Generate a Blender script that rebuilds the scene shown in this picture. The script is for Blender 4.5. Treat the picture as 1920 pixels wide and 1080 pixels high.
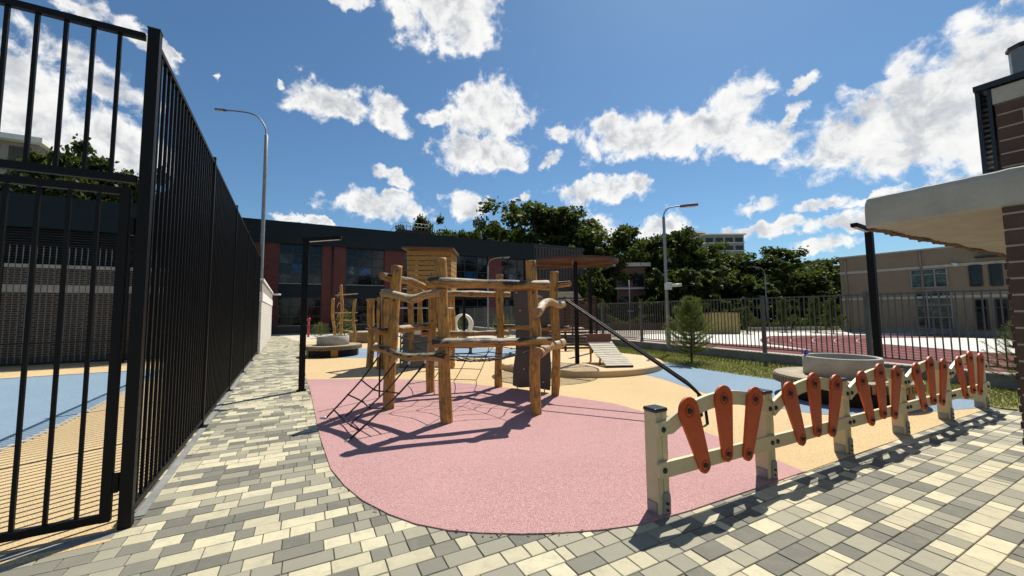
import bpy, math, random
import numpy as np
from mathutils import Vector, Matrix, Euler
from mathutils.geometry import tessellate_polygon
for o in list(bpy.data.objects): bpy.data.objects.remove(o)
SC = bpy.context.scene
COL = SC.collection
rad = math.radians
# ------------------------------------------------------------------ camera
CAM_H = 1.6
F_PX = 735.0; CY = 529.6      # focal length and optical centre row of the 1920 px photo (it is cropped off centre)
cam_d = bpy.data.cameras.new('camera'); cam = bpy.data.objects.new('camera', cam_d); COL.objects.link(cam)
CAM_R = (Matrix.Rotation(rad(90+4.25), 3, 'X') @ Matrix.Rotation(rad(-0.55), 3, 'Z'))
cam.rotation_euler = CAM_R.to_euler(); cam.location = (0, 0, CAM_H)
cam_d.sensor_width = 36.0; cam_d.lens = 36.0*F_PX/1920.0
cam_d.shift_y = (CY-540)/1920.0
cam_d.clip_start = 0.05; cam_d.clip_end = 2000
SC.camera = cam
SC.view_settings.view_transform = 'Standard'; SC.view_settings.look = 'None'
SC.view_settings.exposure = 0.36; SC.view_settings.gamma = 1.0

def ray(px, py): return CAM_R @ Vector(((px-960)/F_PX, -(py-CY)/F_PX, -1.0))
def G(px, py, z=0.0):                    # where the sight line through a photo pixel meets the plane at height z
    d = ray(px, py); t = (z-CAM_H)/d.z
    return Vector((d.x*t, d.y*t, z))
def at(px, Y):                            # x of a pixel column at distance Y along the view
    d = ray(px, 585); return d.x/d.y*Y
def zat(X, Y, py):
    lo, hi = -5.0, 90.0
    for _ in range(50):
        m = (lo+hi)/2; v = CAM_R.transposed() @ Vector((X, Y, m-CAM_H))
        if CY-F_PX*v.y/-v.z > py: lo = m
        else: hi = m
    return lo
# ------------------------------------------------------------------ sun + sky
SUN_EL, SUN_AZ = 58.0, 32.6              # azimuth from +Y towards +X
sd = Vector((math.sin(rad(SUN_AZ))*math.cos(rad(SUN_EL)), math.cos(rad(SUN_AZ))*math.cos(rad(SUN_EL)), math.sin(rad(SUN_EL))))
sl = bpy.data.lights.new('sun', 'SUN'); sl.energy = 5.0; sl.angle = rad(0.53); sl.color = (1.0, 0.945, 0.86)
so = bpy.data.objects.new('sun', sl); COL.objects.link(so); so.rotation_euler = sd.to_track_quat('Z', 'Y').to_euler(); so.location = (10, 15, 30)

class NT:                                 # tiny node helper
    def __init__(s, tree): s.t = tree; s.n = tree.nodes; s.l = tree.links
    def new(s, typ, **kw):
        n = s.n.new(typ)
        for k, v in kw.items(): setattr(n, k, v)
        return n
    def link(s, a, b): s.l.new(a, b)
    def val(s, sock, v):
        if isinstance(v, bpy.types.NodeSocket): s.link(v, sock)
        else: sock.default_value = v
    def math(s, op, a, b=0.0, c=None, clamp=False):
        n = s.new('ShaderNodeMath', operation=op, use_clamp=clamp); s.val(n.inputs[0], a); s.val(n.inputs[1], b)
        if c is not None: s.val(n.inputs[2], c)
        return n.outputs[0]
    def vmath(s, op, a, b=None, out=0):
        n = s.new('ShaderNodeVectorMath', operation=op); s.val(n.inputs[0], a)
        if b is not None: s.val(n.inputs[1], b)
        return n.outputs[out]
    def noise(s, vec, scale, detail=4, rough=0.55, out=0, dist=0.0):
        n = s.new('ShaderNodeTexNoise'); s.val(n.inputs['Vector'], vec); n.inputs['Scale'].default_value = scale
        n.inputs['Detail'].default_value = detail; n.inputs['Roughness'].default_value = rough; n.inputs['Distortion'].default_value = dist
        return n.outputs[out]
    def ramp(s, fac, stops, interp='LINEAR'):
        n = s.new('ShaderNodeValToRGB'); n.color_ramp.interpolation = interp; e = n.color_ramp.elements
        while len(e) < len(stops): e.new(0.5)
        for el, (p, c) in zip(e, stops): el.position = p; el.color = (*c, 1) if len(c) == 3 else c
        s.val(n.inputs[0], fac); return n.outputs[0]
    def mix(s, fac, a, b, mode='MIX'):
        n = s.new('ShaderNodeMix', data_type='RGBA', blend_type=mode); s.val(n.inputs[0], fac)
        s.val(n.inputs[6], (*a, 1) if isinstance(a, tuple) and len(a) == 3 else a); s.val(n.inputs[7], (*b, 1) if isinstance(b, tuple) and len(b) == 3 else b)
        return n.outputs[2]
    def sstep(s, x, a, b):
        n = s.new('ShaderNodeMapRange', interpolation_type='SMOOTHSTEP'); s.val(n.inputs[0], x); n.inputs[1].default_value = a; n.inputs[2].default_value = b
        return n.outputs[0]

W = bpy.data.worlds.new('World'); SC.world = W; W.use_nodes = True
wt = NT(W.node_tree); W.node_tree.nodes.clear()
sky = wt.new('ShaderNodeTexSky', sky_type='NISHITA'); sky.sun_disc = False
sky.sun_elevation = rad(SUN_EL); sky.sun_rotation = rad(SUN_AZ)
sky.air_density = 1.0; sky.dust_density = 0.5; sky.ozone_density = 2.0; sky.altitude = 150
CLOUDS = [(835,22,115,58,0),(880,62,60,30,0),(655,0,50,14,0),(605,187,78,36,0),(650,200,45,24,0),(725,203,38,28,0),(733,234,42,18,15),
 (915,190,62,42,0),(955,212,54,36,0),(890,238,66,36,0),(900,285,82,36,0),(830,225,42,16,0),(945,300,45,22,0),(1050,257,28,15,0),(1028,300,28,11,-15),
 (720,388,98,26,5),(740,368,38,15,0),(740,332,42,12,15),(873,380,46,26,0),(1120,362,80,24,0),(1200,348,28,16,40),(1140,345,38,14,0),
 (1185,255,92,44,0),(1150,232,48,28,0),(1290,250,78,34,0),(1390,186,60,50,0),(1345,250,62,40,0),(1430,262,100,32,10),(1480,213,34,13,-35),(1500,160,30,12,-20),
 (1600,240,130,56,-30),(1750,190,160,90,-25),(1860,120,130,80,-20),(1720,275,170,50,5),(1560,292,80,22,0),(1840,230,140,110,0),(1650,365,70,12,-5),(1420,387,42,16,-10),
 (1530,385,48,11,-15),(1440,432,170,14,-3),(1590,412,80,18,-5),(1548,458,56,16,-8),(1130,432,58,30,20),(1235,425,46,20,0),(1280,448,34,12,10),
 (555,408,36,9,8),(600,418,40,8,10),(510,156,16,8,0),(415,140,9,6,0),(980,372,18,9,-20),(645,372,22,8,0),
 (40,215,120,95,20),(130,290,150,52,15),(225,262,100,48,25),(30,140,60,40,20),(190,150,110,34,25),(235,55,90,22,28),(160,18,50,18,10),(310,95,34,12,20),
 (-160,200,220,160,0),(2120,160,240,150,0),(2080,380,160,60,0),(1900,1,20,8,-20),(-150,20,150,50,0)]
grp = bpy.data.node_groups.new('cloud_mask', 'ShaderNodeTree')
grp.interface.new_socket('V', in_out='INPUT', socket_type='NodeSocketVector'); grp.interface.new_socket('F', in_out='OUTPUT', socket_type='NodeSocketFloat')
gt = NT(grp); gi = gt.new('NodeGroupInput'); go = gt.new('NodeGroupOutput')
V = gi.outputs[0]
wob = gt.vmath('SCALE', gt.vmath('SUBTRACT', gt.noise(V, 9.0, 3, 0.5, out=1), (0.5, 0.5, 0.5))); wob.node.inputs[3].default_value = 0.055
wob2 = gt.vmath('SCALE', gt.vmath('SUBTRACT', gt.noise(V, 34.0, 4, 0.6, out=1), (0.5, 0.5, 0.5))); wob2.node.inputs[3].default_value = 0.045
VW = gt.vmath('ADD', gt.vmath('ADD', V, wob), wob2)
acc = None
for (cx, cy, rx_, ry_, a_) in CLOUDS:
    d = ray(cx, cy).normalized(); k = F_PX/ (1.0/ (d @ (CAM_R @ Vector((0, 0, -1)))))  # pixels per radian shrink towards the edge
    r = d.cross(Vector((0, 0, 1))).normalized(); u = r.cross(d).normalized()
    ca, sa = math.cos(rad(-a_)), math.sin(rad(-a_))
    r2 = r*ca+u*sa; u2 = u*ca-r*sa
    cosb = d @ (CAM_R @ Vector((0, 0, -1)))
    M = Matrix((r2, u2, -d)).transposed()
    mp = gt.new('ShaderNodeMapping', vector_type='TEXTURE')
    if acc is None: gt.link(VW, mp.inputs[0])
    else:                                 # chained so that the shader keeps only one cloud in memory at a time
        ch_n = gt.new('ShaderNodeVectorMath', operation='MULTIPLY_ADD'); gt.link(acc, ch_n.inputs[0]); ch_n.inputs[1].default_value = (1e-7,)*3; gt.link(VW, ch_n.inputs[2]); gt.link(ch_n.outputs[0], mp.inputs[0])
    mp.inputs['Location'].default_value = d; mp.inputs['Rotation'].default_value = M.to_euler(); mp.inputs['Scale'].default_value = (rx_/F_PX*cosb*(0.5+0.5*cosb)*1.1, ry_/F_PX*cosb*1.1, 0.6)
    ln = gt.vmath('LENGTH', mp.outputs[0], out=1)
    acc = ln if acc is None else gt.math('MINIMUM', acc, ln)
# scattered cumulus for the part of the sky behind the camera
bk = gt.noise(V, 3.2, 2, 0.5); sep = gt.new('ShaderNodeSeparateXYZ'); gt.link(V, sep.inputs[0])
back = gt.math('SUBTRACT', gt.math('MULTIPLY', gt.math('SUBTRACT', bk, 0.56), 6.0), gt.math('MULTIPLY', gt.sstep(sep.outputs[1], -0.3, 0.0), 6.0))
m = gt.math('MAXIMUM', gt.math('SUBTRACT', 1.0, acc), gt.math('MINIMUM', back, 0.6))
m = gt.math('MINIMUM', gt.math('MULTIPLY', m, 1.25), gt.math('MULTIPLY', m, 1.7))      # steeper outside the outline
gt.link(gt.math('MAXIMUM', m, -2.0), go.inputs[0])
tc = wt.new('ShaderNodeTexCoord'); VD = wt.vmath('NORMALIZE', tc.outputs['Generated'])
cg = wt.new('ShaderNodeGroup'); cg.node_tree = grp; wt.link(VD, cg.inputs[0]); CMK = cg.outputs[0]
VO = wt.vmath('ADD', VD, tuple((sd*0.030)))
na = wt.noise(VD, 18.0, 7, 0.60, dist=0.25)
nb_ = wt.noise(VO, 19.0, 5, 0.6, dist=0.3)
f0 = wt.math('ADD', wt.math('MINIMUM', CMK, 0.75), wt.math('MULTIPLY', wt.math('SUBTRACT', na, 0.50), 3.5))
f1 = wt.math('ADD', wt.math('MINIMUM', wt.math('MULTIPLY', CMK, 0.9), 0.62), wt.math('MULTIPLY', wt.math('SUBTRACT', nb_, 0.50), 2.6))
alpha = wt.math('POWER', wt.sstep(f0, -0.15, 0.65), 1.15)
shade = wt.math('ADD', wt.math('MULTIPLY', wt.sstep(f1, 0.05, 1.15), 0.8), wt.math('MULTIPLY', wt.sstep(f0, 0.5, 1.6), 0.2))
ccol = wt.ramp(shade, [(0.0, (9.9, 9.8, 9.6)), (0.42, (8.7, 8.7, 8.6)), (0.78, (6.1, 6.25, 6.5)), (1.0, (4.3, 4.5, 4.9))])
for el in ccol.node.color_ramp.elements: pass
skyc = wt.mix(1.0, sky.outputs[0], (0.64, 0.88, 1.0), 'MULTIPLY')
wcol = wt.mix(wt.math('MULTIPLY', alpha, 0.97), skyc, ccol)
bg = wt.new('ShaderNodeBackground'); wt.link(wcol, bg.inputs[0]); bg.inputs[1].default_value = 0.080
wo = wt.new('ShaderNodeOutputWorld'); wt.link(bg.outputs[0], wo.inputs[0])
W.cycles.sampling_method = 'MANUAL'; W.cycles.sample_map_resolution = 512

# ------------------------------------------------------------------ materials
MATS = {}
def mat(name):
    m = bpy.data.materials.new(name); m.use_nodes = True; t = NT(m.node_tree); p = m.node_tree.nodes['Principled BSDF']; MATS[name] = m
    return m, t, p
def bump(t, p, h, strength=0.3, dist=0.01):
    b = t.new('ShaderNodeBump'); b.inputs['Strength'].default_value = strength; b.inputs['Distance'].default_value = dist
    t.val(b.inputs['Height'], h); t.link(b.outputs[0], p.inputs['Normal'])
def simple(name, c, rough=0.6, metal=0.0, var=0.12, scale=6.0, bmp=0.15, bscale=60.0, bd=0.003, spec=None):
    m, t, p = mat(name); tcn = t.new('ShaderNodeTexCoord').outputs['Object']
    n = t.noise(tcn, scale, 5, 0.6); n2 = t.noise(tcn, scale*9, 3, 0.6)
    f = t.math('ADD', t.math('MULTIPLY', n, 0.7), t.math('MULTIPLY', n2, 0.3))
    lo = tuple(x*(1-var*2) for x in c); hi = tuple(min(1, x*(1+var*2)) for x in c)
    t.link(t.ramp(f, [(0.3, lo), (0.7, hi)]), p.inputs['Base Color'])
    p.inputs['Metallic'].default_value = metal
    t.link(t.ramp(n2, [(0.3, (rough*0.85,)*3), (0.7, (min(1, rough*1.15),)*3)]), p.inputs['Roughness'])
    if spec is not None: p.inputs['Specular IOR Level'].default_value = spec
    if bmp: bump(t, p, t.noise(tcn, bscale, 3, 0.6), bmp, bd)
    return m
M_black = simple('black_powder_coat', (0.0045, 0.0045, 0.005), 0.5, 0, 0.2, 3, 0.05, spec=0.18)
M_blackpl = simple('black_plastic', (0.014, 0.014, 0.015), 0.28, 0, 0.1, 10, 0.0)
M_gfence = simple('grey_powder_coat', (0.085, 0.088, 0.088), 0.45, 0, 0.15, 3, 0.05)
M_galv = simple('galvanised_steel', (0.24, 0.25, 0.25), 0.5, 0.3, 0.1, 4, 0.08)
M_rope = simple('dark_rope', (0.016, 0.015, 0.018), 0.7, 0, 0.2, 40, 0.6, 260, 0.003)
M_alu = simple('rope_ferrule_metal', (0.62, 0.62, 0.64), 0.35, 0.8, 0.1, 10, 0)
M_conc = simple('cast_concrete', (0.38, 0.355, 0.30), 0.85, 0, 0.12, 4, 0.35, 90, 0.003)
M_concd = simple('weathered_concrete', (0.20, 0.20, 0.185), 0.9, 0, 0.2, 3, 0.35, 60, 0.004)
M_panel = simple('brown_laminate_panel', (0.085, 0.066, 0.055), 0.5, 0, 0.12, 3, 0.05)
M_cream = simple('cream_painted_board', (0.56, 0.465, 0.275), 0.5, 0, 0.05, 5, 0.08, 40, 0.002)
M_orange = simple('orange_plastic_board', (0.47, 0.062, 0.005), 0.5, 0, 0.09, 9, 0.06, 60, 0.001)
M_orange2 = simple('orange_groove', (0.24, 0.028, 0.006), 0.5, 0, 0.05, 9, 0)
M_teal = simple('dark_teal_cladding', (0.013, 0.021, 0.025), 0.7, 0, 0.08, 1.2, 0.04, spec=0.15)
M_whitep = simple('white_render', (0.72, 0.70, 0.64), 0.8, 0, 0.06, 2, 0.2, 40)
M_stucco = simple('cream_canopy_render', (0.40, 0.375, 0.315), 0.85, 0, 0.10, 5, 0.35, 60, 0.002)
M_ring = simple('white_composite', (0.75, 0.72, 0.64), 0.5, 0, 0.04, 3, 0)
M_mull = simple('dark_window_frame', (0.012, 0.014, 0.018), 0.4, 0, 0.1, 3, 0)
M_mullw = simple('pale_window_frame', (0.20, 0.205, 0.20), 0.5, 0, 0.1, 3, 0)
M_blue_toy = simple('blue_plastic', (0.015, 0.03, 0.30), 0.35, 0, 0.05, 5, 0)
M_red_paint = simple('red_paint', (0.32, 0.02, 0.03), 0.4, 0, 0.05, 5, 0)
M_ltgrey = simple('light_grey_plastic', (0.6, 0.6, 0.6), 0.4, 0, 0.05, 5, 0)
M_dkslat = simple('dark_red_brown_slat', (0.075, 0.028, 0.020), 0.55, 0, 0.25, 3, 0.1)
M_brownmetal = simple('brown_ribbed_metal', (0.055, 0.045, 0.042), 0.5, 0.1, 0.15, 2, 0.05)
M_orwood = simple('warm_larch_board', (0.13, 0.055, 0.022), 0.7, 0, 0.2, 4, 0.1)
M_interior = simple('dark_interior', (0.008, 0.009, 0.012), 0.9, 0, 0.3, 0.8, 0)
M_led = simple('lamp_lens', (0.7, 0.7, 0.72), 0.3, 0, 0.02, 3, 0)
M_timber = simple('yellow_timber_box', (0.36, 0.27, 0.085), 0.7, 0, 0.15, 3, 0.1)
M_beigeb = simple('beige_house_wall', (0.215, 0.168, 0.112), 0.85, 0, 0.06, 1.0, 0.1)
M_block = simple('tower_block_wall', (0.30, 0.27, 0.23), 0.8, 0, 0.08, 0.3, 0)
M_blockb = simple('tower_block_brick', (0.24, 0.12, 0.09), 0.85, 0, 0.1, 0.3, 0)
M_zinc = simple('zinc_sheet', (0.17, 0.19, 0.19), 0.4, 0.6, 0.12, 3, 0.05)

def rubber(name, c, amt=0.35):
    m, t, p = mat(name); o = t.new('ShaderNodeTexCoord').outputs['Object']
    v = t.new('ShaderNodeTexVoronoi'); t.link(o, v.inputs['Vector']); v.inputs['Scale'].default_value = 230
    sepn = t.new('ShaderNodeSeparateColor'); t.link(v.outputs['Color'], sepn.inputs[0])
    g = t.ramp(sepn.outputs[0], [(0.0, tuple(x*(1-amt*1.5) for x in c)), (0.35, tuple(x*(1-amt*0.35) for x in c)), (0.7, c), (1.0, tuple(min(1, x*(1+amt*1.1)+0.04) for x in c))])
    big = t.noise(o, 1.3, 5, 0.6); g2 = t.mix(t.sstep(big, 0.35, 0.75), g, tuple(x*0.80 for x in c)); 
    g3 = t.mix(0.28, g, g2); fade = t.noise(o, 0.35, 3, 0.5); g3 = t.mix(t.math('MULTIPLY', t.sstep(fade, 0.45, 0.65), 0.16), g3, tuple(min(1, x*1.25+.03) for x in c)); dirt = t.noise(o, 14, 4, 0.7); g4 = t.mix(t.math('MULTIPLY', t.sstep(dirt, 0.55, 0.8), 0.22), g3, tuple(x*0.55 for x in c))
    t.link(g4, p.inputs['Base Color']); p.inputs['Roughness'].default_value = 0.9; p.inputs['Specular IOR Level'].default_value = 0.2
    bump(t, p, v.outputs['Distance'], 0.6, 0.003); return m
M_pink = rubber('pink_rubber', (0.435, 0.25, 0.238), 0.42)
M_yellow = rubber('yellow_rubber', (0.56, 0.41, 0.215), 0.34)
M_bluer = rubber('blue_rubber', (0.20, 0.285, 0.36), 0.32)
M_redtrack = rubber('red_track', (0.13, 0.026, 0.024), 0.25)

def paver():
    m, t, p = mat('concrete_paver'); g = t.new('ShaderNodeNewGeometry'); o = t.new('ShaderNodeTexCoord').outputs['Object']
    c = t.ramp(g.outputs['Random Per Island'], [(0.0, (0.125, 0.123, 0.095)), (0.16, (0.165, 0.16, 0.122)), (0.31, (0.245, 0.232, 0.168)), (0.45, (0.30, 0.28, 0.198)), (0.64, (0.455, 0.412, 0.272)), (0.83, (0.545, 0.495, 0.325))], 'CONSTANT')
    sp = t.noise(o, 220, 3, 0.8); med = t.noise(o, 9, 6, 0.72); st = t.noise(o, 1.1, 4, 0.6)
    c = t.mix(t.math('MULTIPLY', t.sstep(sp, 0.45, 0.7), 0.40), c, t.mix(0.5, c, (0.12, 0.11, 0.09)))
    c = t.mix(t.math('MULTIPLY', t.sstep(med, 0.42, 0.72), 0.38), c, (0.22, 0.20, 0.16))
    c = t.mix(t.math('MULTIPLY', t.sstep(st, 0.48, 0.7), 0.26), c, (0.20, 0.18, 0.14))
    t.link(c, p.inputs['Base Color']); p.inputs['Roughness'].default_value = 0.82; bump(t, p, sp, 0.35, 0.002); return m
M_paver = paver()
def sand():
    m, t, p = mat('joint_sand'); o = t.new('ShaderNodeTexCoord').outputs['Object']
    t.link(t.ramp(t.noise(o, 30, 4, 0.7), [(0.3, (0.075, 0.065, 0.05)), (0.7, (0.15, 0.13, 0.10))]), p.inputs['Base Color']); p.inputs['Roughness'].default_value = 0.95; return m
M_sand = sand()
def ground_mat(name, a, b, c, s=0.6):
    m, t, p = mat(name); o = t.new('ShaderNodeTexCoord').outputs['Object']
    n = t.noise(o, s, 6, 0.65); n2 = t.noise(o, s*22, 4, 0.7)
    f = t.math('ADD', t.math('MULTIPLY', n, 0.6), t.math('MULTIPLY', n2, 0.4))
    t.link(t.ramp(f, [(0.35, a), (0.5, b), (0.65, c)]), p.inputs['Base Color']); p.inputs['Roughness'].default_value = 0.95; bump(t, p, n2, 0.5, 0.02); return m
M_lawn = ground_mat('dry_lawn_soil', (0.085, 0.095, 0.022), (0.16, 0.155, 0.040), (0.30, 0.24, 0.10), 1.6)
M_far = ground_mat('far_ground', (0.05, 0.07, 0.025), (0.11, 0.12, 0.06), (0.25, 0.23, 0.17), 0.12)
M_white_conc = ground_mat('white_concrete_paving', (0.52, 0.50, 0.44), (0.60, 0.58, 0.51), (0.66, 0.64, 0.57), 0.7)
M_beige_pav = ground_mat('beige_gravel_paving', (0.40, 0.36, 0.28), (0.48, 0.43, 0.34), (0.55, 0.50, 0.40), 0.9)

def brick_mat(name, a, b, mortar, bw=0.25, bh=0.075, ms=0.012, off=0.5, rough=0.85, sparkle=False):
    m, t, p = mat(name); u = t.new('ShaderNodeUVMap'); u.uv_map = 'UVMap'
    br = t.new('ShaderNodeTexBrick'); t.link(u.outputs[0], br.inputs['Vector'])
    br.inputs['Scale'].default_value = 1.0; br.inputs['Brick Width'].default_value = bw; br.inputs['Row Height'].default_value = bh; br.inputs['Mortar Size'].default_value = ms
    br.inputs['Color1'].default_value = (*a, 1); br.inputs['Color2'].default_value = (*b, 1); br.inputs['Mortar'].default_value = (*mortar, 1); br.offset = off
    n = t.noise(u.outputs[0], 3, 5, 0.7)
    c = t.mix(t.math('MULTIPLY', t.sstep(n, 0.4, 0.8), 0.35), br.outputs['Color'], tuple(x*0.45 for x in a))
    t.link(c, p.inputs['Base Color']); p.inputs['Roughness'].default_value = rough
    bump(t, p, t.math('SUBTRACT', 1.0, br.outputs['Fac']), 0.6, 0.008); return m
M_bbrick = brick_mat('brown_brick', (0.035, 0.022, 0.018), (0.06, 0.036, 0.028), (0.20, 0.17, 0.13))
M_rbrick = brick_mat('dark_red_brick', (0.085, 0.019, 0.016), (0.14, 0.032, 0.026), (0.08, 0.038, 0.034))
M_wbrick = brick_mat('whitewashed_brick', (0.62, 0.59, 0.53), (0.70, 0.67, 0.60), (0.42, 0.39, 0.34))
M_gbrick = brick_mat('grey_brick_top', (0.22, 0.19, 0.17), (0.28, 0.25, 0.22), (0.42, 0.39, 0.34))
M_blockbrick = simple('dark_brown_facing_block', (0.080, 0.040, 0.026), 0.7, 0, 0.25, 6, 0.4, 80, 0.003)
M_mortar = simple('pale_mortar', (0.46, 0.38, 0.28), 0.9, 0, 0.1, 12, 0.3, 90)

def glass_mat(name, base, sparkle=0.5, blue=0.0):
    m, t, p = mat(name); u = t.new('ShaderNodeTexCoord').outputs['Object']
    t.link(t.ramp(t.noise(u, 2.2, 6, 0.75), [(0.42, tuple(x*0.4 for x in base)), (0.56, base), (0.66, tuple(min(1, x*(1+2.2*sparkle)) for x in base))]), p.inputs['Base Color'])  # sparkle: reflected glints put into the glass colour as noise patches
    p.inputs['Roughness'].default_value = 0.05; p.inputs['Specular IOR Level'].default_value = 0.35; p.inputs['IOR'].default_value = 1.5
    bump(t, p, t.noise(u, 0.9, 2, 0.5), 0.12, 0.05); return m
M_glass = glass_mat('dark_window_glass', (0.006, 0.008, 0.012), 1.0)
M_glassb = glass_mat('blue_reflection_glass', (0.008, 0.04, 0.12), 0.4)  # blue reflection put into the pane colour
M_glassc = glass_mat('curtained_window_glass', (0.035, 0.042, 0.045), 1.0)
M_glassg = glass_mat('greenish_window_glass', (0.05, 0.075, 0.065), 0.8)

def logwood(name, warm, pale, dark, top_w):
    m, t, p = mat(name); a = t.new('ShaderNodeAttribute', attribute_name='grain').outputs['Vector']
    st = t.new('ShaderNodeMapping'); t.link(a, st.inputs[0]); st.inputs['Scale'].default_value = (1, 1, 0.09)
    g1 = t.noise(st.outputs[0], 55, 6, 0.7, dist=0.6); st2 = t.new('ShaderNodeMapping'); t.link(a, st2.inputs[0]); st2.inputs['Scale'].default_value = (1, 1, 0.22)
    g2 = t.noise(st2.outputs[0], 12, 5, 0.65); g3 = t.noise(a, 5.0, 4, 0.6)
    c = t.ramp(g1, [(0.34, tuple(x*0.20 for x in warm)), (0.46, tuple(x*0.70 for x in warm)), (0.58, warm), (0.72, tuple(min(1, x*1.3) for x in warm))])
    c = t.mix(t.math('MULTIPLY', t.sstep(g2, 0.50, 0.72), 0.55), c, tuple(x*0.55 for x in warm))
    geo = t.new('ShaderNodeNewGeometry'); sp = t.new('ShaderNodeSeparateXYZ'); t.link(geo.outputs['Normal'], sp.inputs[0])
    w = t.math('ADD', t.math('MULTIPLY', sp.outputs[2], top_w), t.math('MULTIPLY', t.math('SUBTRACT', g3, 0.5), 2.4))
    wf = t.sstep(w, 0.08, 0.34); wc = t.mix(t.sstep(t.math('SUBTRACT', t.math('ADD', g2, t.math('MULTIPLY', g3, 0.6)), t.math('MULTIPLY', sp.outputs[2], 0.16 if top_w > .5 else 0.0)), 0.60, 0.74), pale, dark)
    wc = t.mix(t.sstep(g1, 0.62, 0.40), wc, t.mix(0.65, wc, dark))
    c = t.mix(wf, c, wc)
    # long drying cracks
    st3 = t.new('ShaderNodeMapping'); t.link(a, st3.inputs[0]); st3.inputs['Scale'].default_value = (1, 1, 0.05)
    ck = t.new('ShaderNodeTexVoronoi', feature='DISTANCE_TO_EDGE'); t.link(t.vmath('ADD', st3.outputs[0], t.vmath('MULTIPLY', t.noise(a, 6.0, 3, 0.6, out=1), (0.03, 0.03, 0.03))), ck.inputs['Vector']); ck.inputs['Scale'].default_value = 16
    cf_ = t.math('MULTIPLY', t.sstep(ck.outputs['Distance'], 0.055, 0.0), t.sstep(g3, 0.42, 0.58))
    c = t.mix(t.math('MULTIPLY', cf_, 0.75), c, (0.035, 0.02, 0.01))
    t.link(c, p.inputs['Base Color']); p.inputs['Roughness'].default_value = 0.62
    bump(t, p, t.math('SUBTRACT', t.math('ADD', g1, t.math('MULTIPLY', g2, 0.8)), cf_), 0.65, 0.008); return m
M_post = logwood('oiled_robinia_post', (0.52, 0.265, 0.055), (0.52, 0.38, 0.17), (0.24, 0.135, 0.04), 0.15)
M_rail = logwood('weathered_robinia_rail', (0.45, 0.24, 0.060), (0.40, 0.33, 0.21), (0.032, 0.022, 0.012), 0.85)
M_palerail = logwood('barkless_pale_rail', (0.50, 0.30, 0.11), (0.58, 0.50, 0.36), (0.30, 0.22, 0.13), 0.7)
M_logend = simple('sawn_log_end', (0.30, 0.15, 0.055), 0.8, 0, 0.3, 25, 0.3, 120)

def plank(name, c, dark, axis=0):
    m, t, p = mat(name); o = t.new('ShaderNodeTexCoord').outputs['Object']; mp = t.new('ShaderNodeMapping'); t.link(o, mp.inputs[0])
    sc = [14, 14, 14]; sc[axis] = 1.2; mp.inputs['Scale'].default_value = sc; g = t.noise(mp.outputs[0], 3, 6, 0.7); gi_ = t.new('ShaderNodeNewGeometry')
    cc = t.ramp(g, [(0.35, dark), (0.52, c), (0.7, tuple(min(1, x*1.15) for x in c))]); cc = t.mix(t.math('MULTIPLY', gi_.outputs['Random Per Island'], 0.35), cc, tuple(x*0.6 for x in c))
    t.link(cc, p.inputs['Base Color']); p.inputs['Roughness'].default_value = 0.75; bump(t, p, g, 0.3, 0.003); return m
M_plank = plank('weathered_pale_plank', (0.52, 0.47, 0.36), (0.24, 0.20, 0.13))
M_bench = plank('bench_slat_wood', (0.40, 0.33, 0.22), (0.16, 0.11, 0.06))
M_benchd = plank('dark_bench_slat', (0.26, 0.18, 0.10), (0.09, 0.055, 0.03))
M_board = plank('golden_cabin_board', (0.40, 0.225, 0.060), (0.19, 0.10, 0.03))
M_ramp = plank('grey_ramp_board', (0.24, 0.19, 0.13), (0.10, 0.08, 0.06))
def leaf(name, a, b, c):
    m, t, p = mat(name); g = t.new('ShaderNodeNewGeometry'); oi = t.new('ShaderNodeObjectInfo')
    r = t.math('FRACT', t.math('ADD', g.outputs['Random Per Island'], t.math('MULTIPLY', oi.outputs['Random'], 0.0)))
    o = t.new('ShaderNodeTexCoord').outputs['Object']; n = t.noise(o, 0.6, 3, 0.6)
    f = t.math('ADD', t.math('MULTIPLY', r, 0.45), t.math('MULTIPLY', n, 0.75))
    col = t.ramp(f, [(0.25, a), (0.55, b), (0.85, c)]); t.link(col, p.inputs['Base Color']); p.inputs['Roughness'].default_value = 0.55; p.inputs['Specular IOR Level'].default_value = 0.12
    tr = t.new('ShaderNodeBsdfTranslucent'); t.link(t.mix(0.5, col, (0.22, 0.30, 0.03)), tr.inputs[0]); mx = t.new('ShaderNodeMixShader'); mx.inputs[0].default_value = 0.26
    t.link(p.outputs[0], mx.inputs[1]); t.link(tr.outputs[0], mx.inputs[2]); t.link(mx.outputs[0], m.node_tree.nodes['Material Output'].inputs[0]); return m
M_leaf = leaf('oak_leaves', (0.014, 0.024, 0.007), (0.030, 0.043, 0.012), (0.070, 0.078, 0.024))
M_leaf2 = leaf('lime_leaves', (0.022, 0.036, 0.009), (0.048, 0.066, 0.014), (0.100, 0.112, 0.028))
M_needle = leaf('pine_needles', (0.055, 0.085, 0.014), (0.14, 0.185, 0.030), (0.27, 0.31, 0.055))
M_blade = leaf('grass_blades', (0.09, 0.12, 0.022), (0.18, 0.20, 0.045), (0.36, 0.30, 0.12))
M_litter = leaf('dry_leaf_litter', (0.08, 0.055, 0.02), (0.16, 0.11, 0.05), (0.24, 0.18, 0.09))
M_bark = simple('bark', (0.055, 0.042, 0.032), 0.9, 0, 0.3, 6, 0.5, 30, 0.01)

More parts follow.
